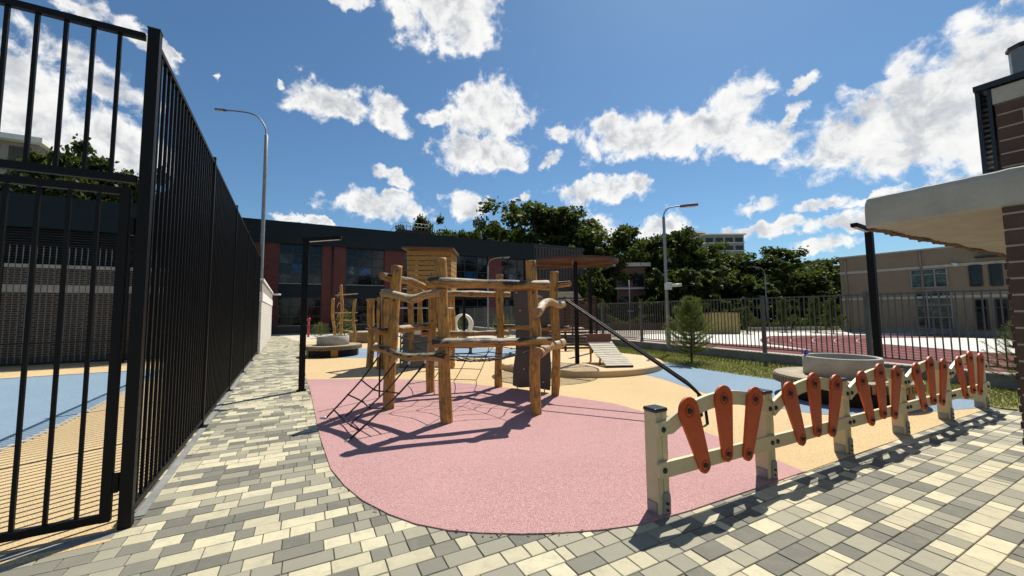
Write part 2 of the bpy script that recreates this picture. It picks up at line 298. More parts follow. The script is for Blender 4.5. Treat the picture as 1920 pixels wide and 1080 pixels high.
# ------------------------------------------------------------------ mesh builder
class MB:
    def __init__(s): s.v = []; s.f = []; s.sm = []; s.g = []; s.uv = []; s.mi = []
    def add(s, vs, fs, smooth=False, grain=None, uvs=None, mi=0):
        b = len(s.v); s.v += [tuple(v) for v in vs]
        s.g += (grain if grain is not None else [(0, 0, 0)]*len(vs))
        for k, f in enumerate(fs):
            s.f.append(tuple(b+i for i in f)); s.sm.append(smooth); s.mi.append(mi)
            s.uv.append(uvs[k] if uvs else None)
        return s
    def obox(s, c, ax, ay, az, mi=0):     # centre + three half-vectors; uv in metres
        c, ax, ay, az = Vector(c), Vector(ax), Vector(ay), Vector(az)
        if ax.cross(ay).dot(az) < 0: ax, ay = ay, ax
        P = [c-ax-ay-az, c+ax-ay-az, c+ax+ay-az, c-ax+ay-az, c-ax-ay+az, c+ax-ay+az, c+ax+ay+az, c-ax+ay+az]
        F = [(0,3,2,1), (4,5,6,7), (0,1,5,4), (1,2,6,5), (2,3,7,6), (3,0,4,7)]
        uvs = []
        for f in F:
            n = (P[f[1]]-P[f[0]]).cross(P[f[2]]-P[f[1]])
            if n.length < 1e-12: uvs.append([(0, 0)]*4); continue
            n.normalize()
            if abs(n.z) > 0.7: uvs.append([(P[i].x, P[i].y) for i in f])
            else:
                h = Vector((-n.y, n.x, 0)).normalized(); uvs.append([(P[i].dot(h), P[i].z) for i in f])
        return s.add(P, F, uvs=uvs, mi=mi)
    def box(s, x0, x1, y0, y1, z0, z1, mi=0):
        return s.obox(((x0+x1)/2, (y0+y1)/2, (z0+z1)/2), ((x1-x0)/2, 0, 0), (0, (y1-y0)/2, 0), (0, 0, (z1-z0)/2), mi)
    def bar(s, p, q, w, h, up=(0, 0, 1), mi=0):
        p, q = Vector(p), Vector(q); d = q-p; L = d.length; d.normalize(); up = Vector(up)
        if abs(d.dot(up)) > 0.99: up = Vector((0, 1, 0))
        x = d.cross(up).normalized(); y = x.cross(d).normalized()
        return s.obox((p+q)/2, x*(w/2), y*(h/2), d*(L/2), mi)
    def tube(s, pts, r, seg=8, cap=True, smooth=True, mi=0, capmi=None):
        pts = [Vector(p) for p in pts]; n = len(pts); rs = r if isinstance(r, (list, tuple)) else [r]*n
        t0 = (pts[1]-pts[0]).normalized(); up = Vector((0, 0, 1)) if abs(t0.z) < 0.9 else Vector((0, 1, 0)); x = t0.cross(up).normalized()
        vs, gr = [], []; run = 0
        for i, p in enumerate(pts):
            t = (pts[min(i+1, n-1)]-pts[max(i-1, 0)]).normalized(); x = (x-t*x.dot(t)).normalized(); y = t.cross(x)
            if i: run += (p-pts[i-1]).length
            for k in range(seg):
                a = 2*math.pi*k/seg; vs.append(p+(x*math.cos(a)+y*math.sin(a))*rs[i]); gr.append((math.cos(a)*rs[i], math.sin(a)*rs[i], run))
        fs = [(i*seg+k, i*seg+(k+1) % seg, (i+1)*seg+(k+1) % seg, (i+1)*seg+k) for i in range(n-1) for k in range(seg)]
        b = len(s.v); s.add(vs, fs, smooth, gr, mi=mi)
        if cap:
            for e in (0, n-1):
                ring = [e*seg+k for k in range(seg)]; f = ring[::-1] if e == 0 else ring
                s.f.append(tuple(b+i for i in f)); s.sm.append(False); s.mi.append(capmi if capmi is not None else mi); s.uv.append(None)
        return s
    def lathe(s, prof, c=(0, 0, 0), seg=48, smooth=True, mi=0):
        c = Vector(c); vs = []
        for (r, z) in prof:
            for k in range(seg): a = 2*math.pi*k/seg; vs.append(c+Vector((math.cos(a)*r, math.sin(a)*r, z)))
        fs = [(i*seg+k, i*seg+(k+1) % seg, (i+1)*seg+(k+1) % seg, (i+1)*seg+k) for i in range(len(prof)-1) for k in range(seg)]
        return s.add(vs, fs, smooth, mi=mi)
    def prism(s, poly, O, U, Vv, N, mi=0, holes=None, smooth=False):      # poly in (u,v) metres, thickness along N (full vector)
        O, U, Vv, N = Vector(O), Vector(U), Vector(Vv), Vector(N)
        if U.cross(Vv).dot(N) < 0: poly = [(a, b) for a, b in poly]; flip = True
        else: flip = False
        loops = [poly]+(holes or []); tri = tessellate_polygon([[Vector((a, b, 0)) for a, b in l] for l in loops]); flat = [p for l in loops for p in l]; n = len(flat)
        lo = [O+U*a+Vv*b for a, b in flat]; hi = [p+N for p in lo]; fs = []
        for t in tri:
            a2 = (flat[t[1]][0]-flat[t[0]][0])*(flat[t[2]][1]-flat[t[0]][1])-(flat[t[1]][1]-flat[t[0]][1])*(flat[t[2]][0]-flat[t[0]][0])
            if a2 < 0: t = (t[0], t[2], t[1])
            if flip: t = (t[0], t[2], t[1])
            fs.append((t[2], t[1], t[0])); fs.append((t[0]+n, t[1]+n, t[2]+n))
        b0 = 0
        for li, l in enumerate(loops):
            m = len(l); area = sum(l[i][0]*l[(i+1) % m][1]-l[(i+1) % m][0]*l[i][1] for i in range(m)); ccw = (area > 0) != (li > 0)
            for i in range(m):
                j = (i+1) % m; q = (b0+i, b0+j, b0+j+n, b0+i+n)
                if ccw == flip: q = q[::-1]
                fs.append(q)
            b0 += m
        return s.add(lo+hi, fs, smooth, mi=mi)
    def build(s, name, m, parent=None, bevel=0.0, bseg=2, local=False):
        me = bpy.data.meshes.new(name)
        off = Vector((0, 0, 0))
        if parent is not None and not local:
            r = parent
            while r is not None: off += r.location; r = r.parent
        elif parent is None and not local:
            a = np.array(s.v); off = Vector(((a[:, 0].min()+a[:, 0].max())/2, (a[:, 1].min()+a[:, 1].max())/2, a[:, 2].min()))
        me.from_pydata([(x-off.x, y-off.y, z-off.z) for x, y, z in s.v], [], s.f)
        me.polygons.foreach_set('use_smooth', s.sm)
        if isinstance(m, (list, tuple)):
            for mm in m: me.materials.append(mm)
            me.polygons.foreach_set('material_index', s.mi)
        else: me.materials.append(m)
        if any(u is not None for u in s.uv):
            ul = me.uv_layers.new(name='UVMap'); arr = []
            for pi, f in enumerate(s.f):
                u = s.uv[pi]; arr += [c for q in (u if u else [(0, 0)]*len(f)) for c in q]
            ul.data.foreach_set('uv', arr)
        if any(g != (0, 0, 0) for g in s.g):
            at_ = me.attributes.new('grain', 'FLOAT_VECTOR', 'POINT'); sd_ = random.random()*20
            at_.data.foreach_set('vector', [c+(sd_ if k == 2 else 0) for g in s.g for k, c in enumerate(g)])
        me.update(); o = bpy.data.objects.new(name, me); COL.objects.link(o)
        if parent is not None: o.parent = parent
        elif not local: o.location = off
        if bevel:
            bv = o.modifiers.new('bevel', 'BEVEL'); bv.width = bevel; bv.segments = bseg; bv.limit_method = 'ANGLE'; bv.angle_limit = rad(40)
        return o
def tag(o, label=None, cat=None, group=None, kind=None):
    if label: o['label'] = label
    if cat: o['category'] = cat
    if group: o['group'] = group
    if kind: o['kind'] = kind
    return o
def thing(name, loc, label, cat, group=None, rz=0):
    e = bpy.data.objects.new(name, None); COL.objects.link(e); e.location = loc; e.rotation_euler = (0, 0, rz); e.empty_display_size = 0.2
    return tag(e, label, cat, group)
def children(o): return [c for c in COL.objects if c.parent == o]
def copy_tree(o, parent=None):
    c = o.copy(); COL.objects.link(c); c.parent = parent
    for ch in children(o): copy_tree(ch, c)
    return c
def chaikin(p, n=2, closed=True):
    for _ in range(n):
        q = []
        m_ = len(p)
        for i in range(m_ if closed else m_-1):
            a, b = p[i], p[(i+1) % m_]; q += [(a[0]*.75+b[0]*.25, a[1]*.75+b[1]*.25), (a[0]*.25+b[0]*.75, a[1]*.25+b[1]*.75)]
        p = q if closed else [p[0]]+q+[p[-1]]
    return p
def catmull(P, n=8):
    P = [Vector(p) for p in P]; out = []
    for i in range(len(P)-1):
        p0, p1, p2, p3 = P[max(i-1, 0)], P[i], P[i+1], P[min(i+2, len(P)-1)]
        for k in range(n):
            t = k/n; out.append(0.5*((2*p1)+(p2-p0)*t+(2*p0-5*p1+4*p2-p3)*t*t+(3*p1-p0-3*p2+p3)*t**3))
    out.append(P[-1]); return out
def sheet(name, pts, z, m, base=0.0, kind='structure'):
    return tag(MB().prism([(p[0], p[1]) for p in pts], (0, 0, base), (1, 0, 0), (0, 1, 0), (0, 0, z-base)).build(name, m), kind=kind)
rnd = random.Random(7)
# directions of the place: the long fence runs along FD, facades along UD
FD = Vector((-0.497, 0.868, 0)).normalized(); UD = Vector((0.868, 0.497, 0)).normalized()
F0 = Vector((-2.945, 3.095, 0))

# ------------------------------------------------------------------ ground
LOW = -0.6
tag(MB().box(-900, 900, -300, 1500, LOW-0.5, LOW).build('terrain', M_far), kind='structure')
WA, WB = G(1164, 650), G(1850, 727); WDir = (WB-WA).normalized()          # foot of the retaining wall under the grey fence
Wn = Vector((WDir.y, -WDir.x, 0));  Wn = Wn if Wn.x > 0 else -Wn             # points to the sports ground
w_far = WA-WDir*34; w_near = WB+WDir*14
plaza = [(-60, -20), (w_near.x+0.06, w_near.y-8), (w_near.x+0.06, w_near.y), (w_far.x, w_far.y), (w_far.x-4, 75), (-60, 75)]
sheet('plaza_ground', plaza, -0.008, M_sand, LOW-0.02)

def pip(x, y, poly):
    r = False; j = len(poly)-1
    for i in range(len(poly)):
        xi, yi = poly[i]; xj, yj = poly[j]
        if (yi > y) != (yj > y) and x < (xj-xi)*(y-yi)/(yj-yi)+xi: r = not r
        j = i
    return r
def g2(px, py, z=0.0): v = G(px, py, z); return (v.x, v.y)
# clay of the rubber outlines (photo corners carried to the ground plane)
path_edge = [g2(560, 640), g2(571, 690), g2(574, 712), g2(582, 735), g2(600, 820), g2(620, 880), g2(646, 912), g2(680, 940), g2(730, 966), g2(780, 984), g2(840, 996), g2(900, 1001), g2(980, 1003), g2(1050, 1001), g2(1130, 995)]
front_edge = [g2(1200, 985), g2(1290, 960), g2(1508, 886), g2(1640, 840), g2(1850, 767)]
pv_poly = [(F0.x, F0.y), tuple((F0+FD*30)[:2]), g2(520, 628), path_edge[0], path_edge[2], (path_edge[4][0]+.4, path_edge[4][1]), (-0.9, 3.9), (0.5, 3.3), (7.55, 6.6), g2(1864, 764), g2(1925, 771), (9.5, 5.6), (6.2, -3), (-7, -3), (-7.2, 0.6)]
def pavers():
    a = rad(27.5); u = np.array((math.cos(a), math.sin(a))); v = np.array((-math.sin(a), math.cos(a))); mb = MB(); r = random.Random(3)
    g = 0.0026; ch = 0.0035; RWD = 0.145; row = -14*5
    V_, F_ = [], []
    for i in range(-100, 250):
        y0 = i*RWD-1.0; x = -14+r.random()*0.3
        while x < 16:
            X0 = (u*x+v*y0)[0]
            L = r.choice((0.085, 0.15, 0.15, 0.235, 0.235, 0.235) if X0 > 0.2 else (0.12, 0.17, 0.17, 0.24, 0.30))
            cx, cy = (x+L/2), (y0+RWD/2); X = u*cx+v*cy
            if pip(X[0], X[1], pv_poly) and X[1] < 30:
                hz = r.uniform(-0.0012, 0.0012); tl = r.uniform(-.0008, .0008)
                o = [(x+g, y0+g), (x+L-g, y0+g), (x+L-g, y0+RWD-g), (x+g, y0+RWD-g)]; q = [(x+g+ch, y0+g+ch), (x+L-g-ch, y0+g+ch), (x+L-g-ch, y0+RWD-g-ch), (x+g+ch, y0+RWD-g-ch)]
                b = len(V_)
                for (s_, t_) in o: P = u*s_+v*t_; V_.append((P[0], P[1], -0.0045))
                for k, (s_, t_) in enumerate(q): P = u*s_+v*t_; V_.append((P[0], P[1], hz+(tl if k < 2 else -tl)))
                F_ += [(b+4, b+5, b+6, b+7), (b, b+1, b+5, b+4), (b+1, b+2, b+6, b+5), (b+2, b+3, b+7, b+6), (b+3, b, b+4, b+7)]
            x += L
    mb.add(V_, F_); return mb
tag(pavers().build('paved_path', M_paver), kind='structure')

yel = path_edge[:4]+[(p[0]+0.02, p[1]) for p in path_edge[4:8]]+[(-0.3, 3.3), (1.0, 3.25)]+front_edge[2:]+[g2(1838, 752), (7.2, 8.2), (5.6, 10.0), (4.4, 13.0), (3.2, 18.5), (-0.5, 22.5), (-4.5, 24.5), (-8.5, 24.0)]
sheet('yellow_rubber_ground', yel, 0.006, M_yellow, -0.006)
pk = [g2(575, 712)]+path_edge[3:]+[front_edge[0], front_edge[1], front_edge[2]]
pk2 = [g2(1400, 840), g2(1280, 796), g2(1215, 775), g2(1150, 757), g2(1040, 741), g2(960, 729), g2(880, 720), g2(790, 713), g2(700, 711)]
sheet('pink_rubber_ground', pk+pk2, 0.010, M_pink, -0.002)
bl = chaikin([g2(1165, 697), g2(1230, 706), g2(1318, 738), g2(1390, 752), g2(1450, 765), g2(1560, 782), g2(1690, 777), g2(1836, 766)], 2, False)+[g2(1836, 751), (6.99, 7.3), (5.9, 9.0), (5.2, 10.4), (4.5, 12.4), (3.6, 12.2)]
sheet('blue_rubber_ground', bl, 0.0095, M_bluer, 0.0)
bb = chaikin([g2(575, 668), g2(640, 672), g2(760, 671), g2(900, 672), g2(975, 670), g2(985, 655), g2(880, 652), g2(700, 653), g2(572, 656)], 2)
sheet('blue_rubber_patch', bb, 0.0095, M_bluer, 0.0)
sheet('far_paving', [g2(497, 634), g2(560, 640), g2(565, 652), (-2, 24), (6, 24), (8, 60), (-40, 45)], -0.002, M_beige_pav, -0.007)
# lawn strip between the rubber and the retaining wall, mounded a little
lawn_in = [g2(1925, 771), g2(1864, 765), g2(1838, 751), (7.0, 7.35), (5.92, 8.95), (5.2, 10.4), (4.5, 12.6), (3.6, 17.5), (0.2, 27)]
lw = [tuple((WB+WDir*9)[:2]), (9.6, 4.6)]+lawn_in+[tuple((WA-WDir*12)[:2])]
sheet('lawn_strip', lw, 0.013, M_lawn, -0.007)
def blades():
    r = random.Random(5); V_, F_ = [], []; n = 0
    while n < 30000:
        x, y = r.uniform(2.5, 10.5), r.uniform(4.8, 20)
        if not pip(x, y, lw): n += 0.02; continue
        n += 1; h = r.uniform(0.02, 0.065)*(1.3 if r.random() < .1 else 1); a = r.random()*6.28; w = r.uniform(0.003, 0.007)*(1+y/14); dx, dy = math.cos(a)*w, math.sin(a)*w; b = len(V_); lx, ly = r.uniform(-.03, .03), r.uniform(-.03, .03)
        V_ += [(x-dx, y-dy, .012), (x+dx, y+dy, .012), (x+lx, y+ly, .012+h)]; F_.append((b, b+1, b+2))
    return MB().add(V_, F_)
tag(blades().build('grass', M_blade), 'short half dry lawn grass below the grey railing fence', 'grass', kind='stuff')
def litter():
    r = random.Random(8); V_, F_ = [], []
    spots = []
    for k in range(420):
        s = r.random()**0.7*17; d = abs(r.gauss(0, 0.09))+0.03; P = F0+FD*s+UD*d; spots.append((P.x, P.y, 0.004))
    for k in range(320):
        P = G(r.uniform(548, 582), r.uniform(722, 752)) if r.random() < .6 else G(*( (lambda q:(566+q*12, 700+q*120))(r.random())))
        spots.append((P.x+r.gauss(0, .05), P.y+r.gauss(0, .05), 0.012))
    for k in range(26):
        e = r.choice(range(4, len(path_edge)-1)); a, b = path_edge[e], path_edge[e+1]; t = r.random(); spots.append((a[0]+(b[0]-a[0])*t-r.random()*.04, a[1]+(b[1]-a[1])*t-r.random()*.05, .013))
    for x, y, z in spots:
        w = r.uniform(.006, .018); a = r.random()*6.28; b = len(V_)
        V_ += [(x+math.cos(a)*w, y+math.sin(a)*w, z), (x-math.sin(a)*w*.5, y+math.cos(a)*w*.5, z+w*.3), (x-math.cos(a)*w, y-math.sin(a)*w, z), (x+math.sin(a)*w*.5, y-math.cos(a)*w*.5, z+w*.2)]; F_.append((b, b+1, b+2, b+3))
    return MB().add(V_, F_)
tag(litter().build('leaf_litter', M_litter), 'dry leaf litter blown against the foot of the tall black fence', 'leaf litter', kind='stuff')

# ------------------------------------------------------------------ court behind the black fence
ucr = lambda s, d: tuple((F0+FD*s+UD*d)[:2])
sheet('court_yellow_rubber', [ucr(-0.2, -0.03), ucr(16.5, -0.03), ucr(16.5, -14), ucr(-1.2, -14)], 0.004, M_yellow, -0.006)
kerb_pts = [ucr(-0.6, -14), ucr(0.3, -7.5), ucr(1.7, -3.9), ucr(3.1, -2.85), ucr(5, -2.55), ucr(8.5, -2.6), ucr(9.9, -2.9), ucr(10.3, -4), ucr(10.2, -14)]
kp = [ucr(-0.3, -14), g2(-700, 960), g2(-200, 890), g2(0, 850), g2(120, 795), g2(250, 727), g2(292, 708), g2(318, 697), g2(290, 693)]+[g2(230, 697), g2(0, 711), g2(-300, 733), ucr(9.3, -14)]
kp_s = chaikin(kp, 2)
sheet('court_blue_rubber', kp_s, 0.009, M_bluer, 0.0)
mb = MB()
for i in range(len(kp_s)):
    a, b = Vector((*kp_s[i], 0.011)), Vector((*kp_s[(i+1) % len(kp_s)], 0.011)); mb.bar(a, b, 0.07, 0.02)
tag(mb.build('court_kerb', M_conc), kind='structure')

# ------------------------------------------------------------------ tall black fence with the gate
FH = 3.88
bf = thing('tall_railing_fence', F0, 'tall black railing fence running back along the left of the paved path', 'fence')
posts_s = [0, 3.0, 6.0, 9.0, 12.0, 14.6]
def postbox(mb, P, w, h, u=UD, v=FD, z0=0.0): return mb.obox((P.x, P.y, (z0+h)/2), u*(w/2), v*(w/2), (0, 0, (h-z0)/2))
for i, s in enumerate(posts_s):
    P = F0+FD*s; w = 0.078 if i == 0 else 0.06
    o = postbox(MB(), P, w, 3.95 if i == 0 else FH+0.05).build('post', M_black, bf, 0.004)
    mbp = MB(); mbp.obox((P.x, P.y, (3.953 if i == 0 else FH+0.053)), UD*(w/2+.004), FD*(w/2+.004), (0, 0, 0.005)); mbp.build('post_cap', M_blackpl, o)
for i in range(5):
    a, b = posts_s[i]+(0.06 if i == 0 else .04), posts_s[i+1]-.04; mb = MB(); n = round((b-a)/0.14)
    for k in range(1, n):
        P = F0+FD*(a+(b-a)*k/n); mb.obox((P.x, P.y, (0.12+FH-.04)/2), UD*.0115, FD*.0115, (0, 0, (FH-.04-.12)/2))
    mb.build('bar_panel', M_black, bf)
    for z in (0.10, FH-.02): MB().obox(((F0+FD*((a+b)/2)).x, (F0+FD*((a+b)/2)).y, z), UD*.02, FD*((b-a)/2), (0, 0, .02)).build('rail', M_black, bf)
mb = MB(); P = F0+FD*7.45+UD*.035; mb.obox((P.x, P.y, -.001), UD*.035, FD*7.3, (0, 0, .009)); tag(mb.build('fence_kerb', M_concd), kind='structure')
# part above the gate
mb = MB(); GW = 3.2
for k in range(1, 22):
    P = F0-UD*(0.06+0.150*k); mb.obox((P.x, P.y, (2.70+FH)/2), UD*.0115, FD*.0115, (0, 0, (FH-2.70)/2-.01))
mb.build('bar_panel', M_black, bf)
for z, h in ((FH, .025), (2.68, .03)): P = F0-UD*(0.0575+GW/2); MB().obox((P.x, P.y, z), UD*(GW/2), FD*.022, (0, 0, h)).build('rail', M_black, bf)
P = F0-UD*(GW+.115); postbox(MB(), P, .115, 3.95).build('post', M_black, bf, .004)
gt_ = thing('railing_gate', F0-UD*0.1, 'black railing gate leaf hung on the tall corner post', 'gate')
a, b = 0.085, GW-.02
mb = MB()
for s, w in ((a+.03, .03), (b-.03, .03)): P = F0-UD*s; mb.obox((P.x, P.y, (0.07+2.60)/2), UD*w, FD*.025, (0, 0, (2.60-.07)/2))
for z in (0.10, 2.575): P = F0-UD*((a+b)/2); mb.obox((P.x, P.y, z), UD*((b-a)/2-.06), FD*.024, (0, 0, .028))
mb.build('gate_frame', M_black, gt_, .003)
mb = MB()
for k in range(1, 19):
    P = F0-UD*(0.06+0.158*k+.05); mb.obox((P.x, P.y, 1.337), UD*.0115, FD*.0115, (0, 0, 1.205))
mb.build('bar_panel', M_black, gt_)
for z in (0.34, 2.30):
    P = F0-UD*0.072; MB().obox((P.x, P.y, z), UD*.022, FD*.02, (0, 0, .07)).build('hinge', M_black, gt_, .004)
P = F0-UD*(GW-.06); MB().obox((P.x, P.y, 1.05), UD*.03, FD*.035, (0, 0, .09)).build('latch', M_galv, gt_, .004)
for s in posts_s[1:]:
    P = F0+FD*s; MB().obox((P.x, P.y, .012), UD*.075, FD*.075, (0, 0, .008)).build('base_plate', M_black, bf, .003)
# threshold under the gate: kerb strip and steel stop
mb = MB(); P = F0-UD*(GW/2+.03)-FD*.10; mb.obox((P.x, P.y, -.001), UD*(GW/2), FD*.055, (0, 0, .006)); tag(mb.build('gate_threshold', M_concd), kind='structure')

# ------------------------------------------------------------------ thin black lamps
def slim_lamp(loc, arm_dir, label, h=3.16, arm=0.78):
    t = thing('path_lamp', loc, label, 'lamp', 'slim black path lamps', 0)
    w = .058
    MB().obox((loc.x, loc.y, h/2), UD*w, FD*w, (0, 0, h/2)).build('pole', M_black, t, .006)
    d = Vector((*arm_dir, 0)).normalized(); n = Vector((-d.y, d.x, 0)); c = Vector((loc.x, loc.y, h+.04))+d*(arm/2-.06)
    hd = MB().obox(c, d*(arm/2)+Vector((0, 0, .03)), n*w, (0, 0, .038)).build('lamp_head', M_black, t, .006)
    MB().obox(c+d*.05-Vector((0, 0, .041)), d*(arm/2-.09)+Vector((0, 0, .03)), n*(w*.45), (0, 0, .004)).build('lens', M_led, hd)
    MB().obox((loc.x, loc.y, .012), UD*.09, FD*.09, (0, 0, .012)).build('base_plate', M_black, t, .004)
    return t
slim_lamp(G(565, 733), (0.72, 0.12), 'thin black lamp with level arm at the edge of the paved path')
slim_lamp(Vector((7.36, 7.98, 0)), (-0.85, -0.42), 'thin black lamp rising behind the planter near the concrete canopy', 3.19, .66)
slim_lamp(Vector((at(870, 19.0), 19.0, 0)), (0.7, 0.2), 'far thin black lamp standing behind the white ring sculpture', 3.1, .7)

Wn_ = Vector((0.904, 0.427, 0))
# tall street lamps -------------------------------------------------
def street_lamp(loc, h, arm, ad, label, r=.075, box_=False):
    t = thing('street_lamp', loc, label, 'street lamp', 'tall curved street lamps')
    d = Vector((*ad, 0)).normalized(); p = [loc+Vector((0, 0, z)) for z in (0, h*.35, h*.7, h-arm*.62)]
    top = loc+Vector((0, 0, h-arm*.62)); arc = [top+d*(arm*.05)+Vector((0, 0, arm*.22)), top+d*(arm*.22)+Vector((0, 0, arm*.45)), top+d*(arm*.5)+Vector((0, 0, arm*.56)), top+d*(arm*.95)+Vector((0, 0, arm*.62))]
    pts = p[:3]+catmull([p[3]]+arc, 6); n = len(pts)
    MB().tube(pts, [r*(1-.5*i/n) if i < 4 else r*.42 for i in range(n)], 12).build('pole', M_galv, t)
    e = arc[-1]; nn = Vector((-d.y, d.x, 0)); ax = (d+Vector((0, 0, .08))).normalized()
    hd = MB().prism([(0, -.05), (.12, -.09), (.62, -.12), (.68, 0), (.62, .12), (.12, .09), (0, .05)], e-Vector((0, 0, .045)), ax, nn, (0, 0, .075)).build('lamp_head', M_gfence, t, .015)
    MB().prism([(.2, -.07), (.6, -.09), (.6, .09), (.2, .07)], e-Vector((0, 0, .05)), ax, nn, (0, 0, -.008)).build('lens', M_led, hd)
    MB().lathe([(r*1.25, 0), (r*1.25, h*.12), (r*1.02, h*.125)], loc, 14).build('base_sleeve', M_galv, t)
    if box_:
        z = zat(loc.x, loc.y, 537); c = MB().obox((loc.x+.03, loc.y-.1, z), (.11, 0, 0), (0, .07, 0), (0, 0, .12)).build('camera_bracket', M_ltgrey, t, .01)
        MB().tube([(loc.x+.12, loc.y-.14, z+.02), (loc.x+.42, loc.y-.30, z+.03)], .055, 12).build('security_camera', M_ltgrey, c)
    return t
def px_arm(loc, h, px):   # arm length so that the head reaches a photo column, arm parallel to the picture
    return abs(at(px, loc.y)-loc.x)
l1 = Vector((at(487, 21.5), 21.5, 0)); street_lamp(l1, zat(l1.x, l1.y, 205), px_arm(l1, 0, 402), (-1, 0.02), 'tall grey street lamp arching left above the end of the black fence', .10)
l2 = G(1249, 651, .3)+Wn_*0.12; l2.z = .29; street_lamp(l2, zat(l2.x, l2.y, 386)-.29, 0.66, (1, 0.05), 'tall grey street lamp beside the young pine with white camera on its pole', .055, True)
l3 = Vector((at(915, 30), 30, 0)); street_lamp(l3, zat(l3.x, l3.y, 483), 1.1, (1, .05), 'pale distant street lamp in front of the dark red school wall', .06)
l4 = Vector((at(1438, 44), 44, LOW)); street_lamp(l4, zat(l4.x, l4.y, 500)-LOW, 1.3, (-1, .1), 'far street lamp standing beyond the red running track', .07)
for px, Y, yt in ((1181, 40, 525), (1380, 52, 530)):
    p = Vector((at(px, Y), Y, LOW)); tag(MB().tube([p, p+Vector((0, 0, zat(p.x, p.y, yt)-LOW))], .05, 8).build('mast', M_galv), 'thin grey mast among the trees, %s' % ('near the red brick house' if px < 1200 else 'behind the yellow timber box'), 'mast')

# ------------------------------------------------------------------ orange picket fence
OA = rad(26.4); OU = Vector((math.cos(OA), math.sin(OA), 0)); ON = Vector((math.sin(OA), -math.cos(OA), 0)); O0 = Vector((1.15, 3.245, 0)); BAY = 1.408
pf = thing('picket_fence', O0, 'low cream fence with arched rails and rounded orange pickets, right foreground', 'fence')
Z = Vector((0, 0, 1))
for i in range(6):
    P = O0+OU*(BAY*i); mb = MB(); w = .062
    for sgn in (-1, 1):
        mb.obox((P+OU*(sgn*.033))+Z*.40, OU*.030, ON*w, Z*.39)
    mb.obox(P+Z*.39, OU*.006, ON*(w-.006), Z*.385)
    o = mb.build('post', M_cream, pf, .006)
    MB().obox(P+Z*.805, OU*.070, ON*.069, Z*.016).build('cap', M_blackpl, o, .012, 3)
    c = P+ON*(w+.004)+Z*.09+OU*.02; bk_ = MB().prism([(-.04, -.085), (.04, -.085), (.04, .06), (.025, .085), (-.025, .085), (-.04, .06)], c, OU, Z, ON*.006).build('foot_bracket', M_galv, o, .002)
    MB().tube([c+ON*.006, c+ON*.018], .011, 8).tube([c+ON*.006-Z*.05, c+ON*.018-Z*.05], .011, 8).build('bolt', M_blackpl, bk_)
    MB().obox(P-OU*.068+Z*.05, OU*.003, ON*.05, Z*.05).build('foot_bracket', M_galv, o, .002)
for i in range(5):
    P = O0+OU*(BAY*i)+ON*.0625; e = .0015*(1 if i % 2 else 0)
    # arch
    top, bot = [], []
    for k in range(25):
        t = k/24; u = .0+BAY*t; 
        zc = .828-(abs(t-.5)*2)**2.1*.185; du = 1; sl = -(2.1*(abs(t-.5)*2)**1.1)*.185*2*(1 if t > .5 else -1)/BAY; nl = math.hypot(1, sl)
        top.append((u-sl/nl*.06, zc+.06/nl)); bot.append((u+sl/nl*.06, zc-.06/nl))
    lo, hi = (-.075 if i == 0 else 0.002), (BAY+.075 if i == 4 else BAY-.002)
    top = [(min(max(a, lo), hi), b) for a, b in top]; bot = [(min(max(a, lo), hi), b) for a, b in bot]
    if i == 0: top = [(-.075, .72)]+top[1:]; bot = [(-.075, .62)]+bot[1:]
    if i == 4: top = top[:-1]+[(BAY+.075, .72)]; bot = bot[:-1]+[(BAY+.075, .62)]
    MB().prism(bot+top[::-1], P, OU, Z, ON*.035).build('arched_rail', M_cream, pf, .004)
    MB().prism([(lo, .31), (lo+.02, .295), (hi-.02, .295), (hi, .31), (hi, .40), (hi-.02, .415), (lo+.02, .415), (lo, .40)], P, OU, Z, ON*.035).build('bottom_rail', M_cream, pf, .004)
    for (u0, z0, u1, z1) in ((.255, .780, .418, .325), (.690, .835, .708, .366), (1.12, .782, .985, .326)):
        dx, dz = u1-u0, z1-z0; L = math.hypot(dx, dz); ax = (dx/L, dz/L); px_ = (-ax[1], ax[0]); pts = []
        r0, r1 = .112, .066
        for k in range(17): a = math.pi*k/16; pts.append((u0+px_[0]*r0*math.cos(a)-ax[0]*r0*math.sin(a), z0+px_[1]*r0*math.cos(a)-ax[1]*r0*math.sin(a)))
        for k in range(13): a = math.pi*k/12; pts.append((u1-px_[0]*r1*math.cos(a)+ax[0]*r1*math.sin(a), z1-px_[1]*r1*math.cos(a)+ax[1]*r1*math.sin(a)))
        Q = P+ON*.0355; pk_ = MB().prism(pts, Q, OU, Z, ON*.021).build('picket', M_orange, pf, .005, 3)
        for (cu, cz, rr) in ((u0, z0, .030), (u1, z1, .026)):
            C = Q+OU*cu+Z*cz+ON*.0215
            R = ON.to_track_quat('Z', 'Y').to_matrix(); mb = MB()
            ring_ = MB(); prof = [(rr*1.75, 0), (rr*1.75, .0025), (rr*1.55, .0025), (rr*1.55, 0)]
            tmp = MB().lathe(prof, (0, 0, 0), 24); ring_.add([C+R @ Vector(v) for v in tmp.v], tmp.f, True); ring_.build('bolt_ring', M_orange2, pk_)
            tmp = MB().lathe([(rr*.78, 0), (rr*.74, .012), (rr*.45, .019), (0.001, .021)], (0, 0, 0), 16); mb.add([C+R @ Vector(v) for v in tmp.v], tmp.f, True); mb.build('bolt', M_blackpl, pk_)
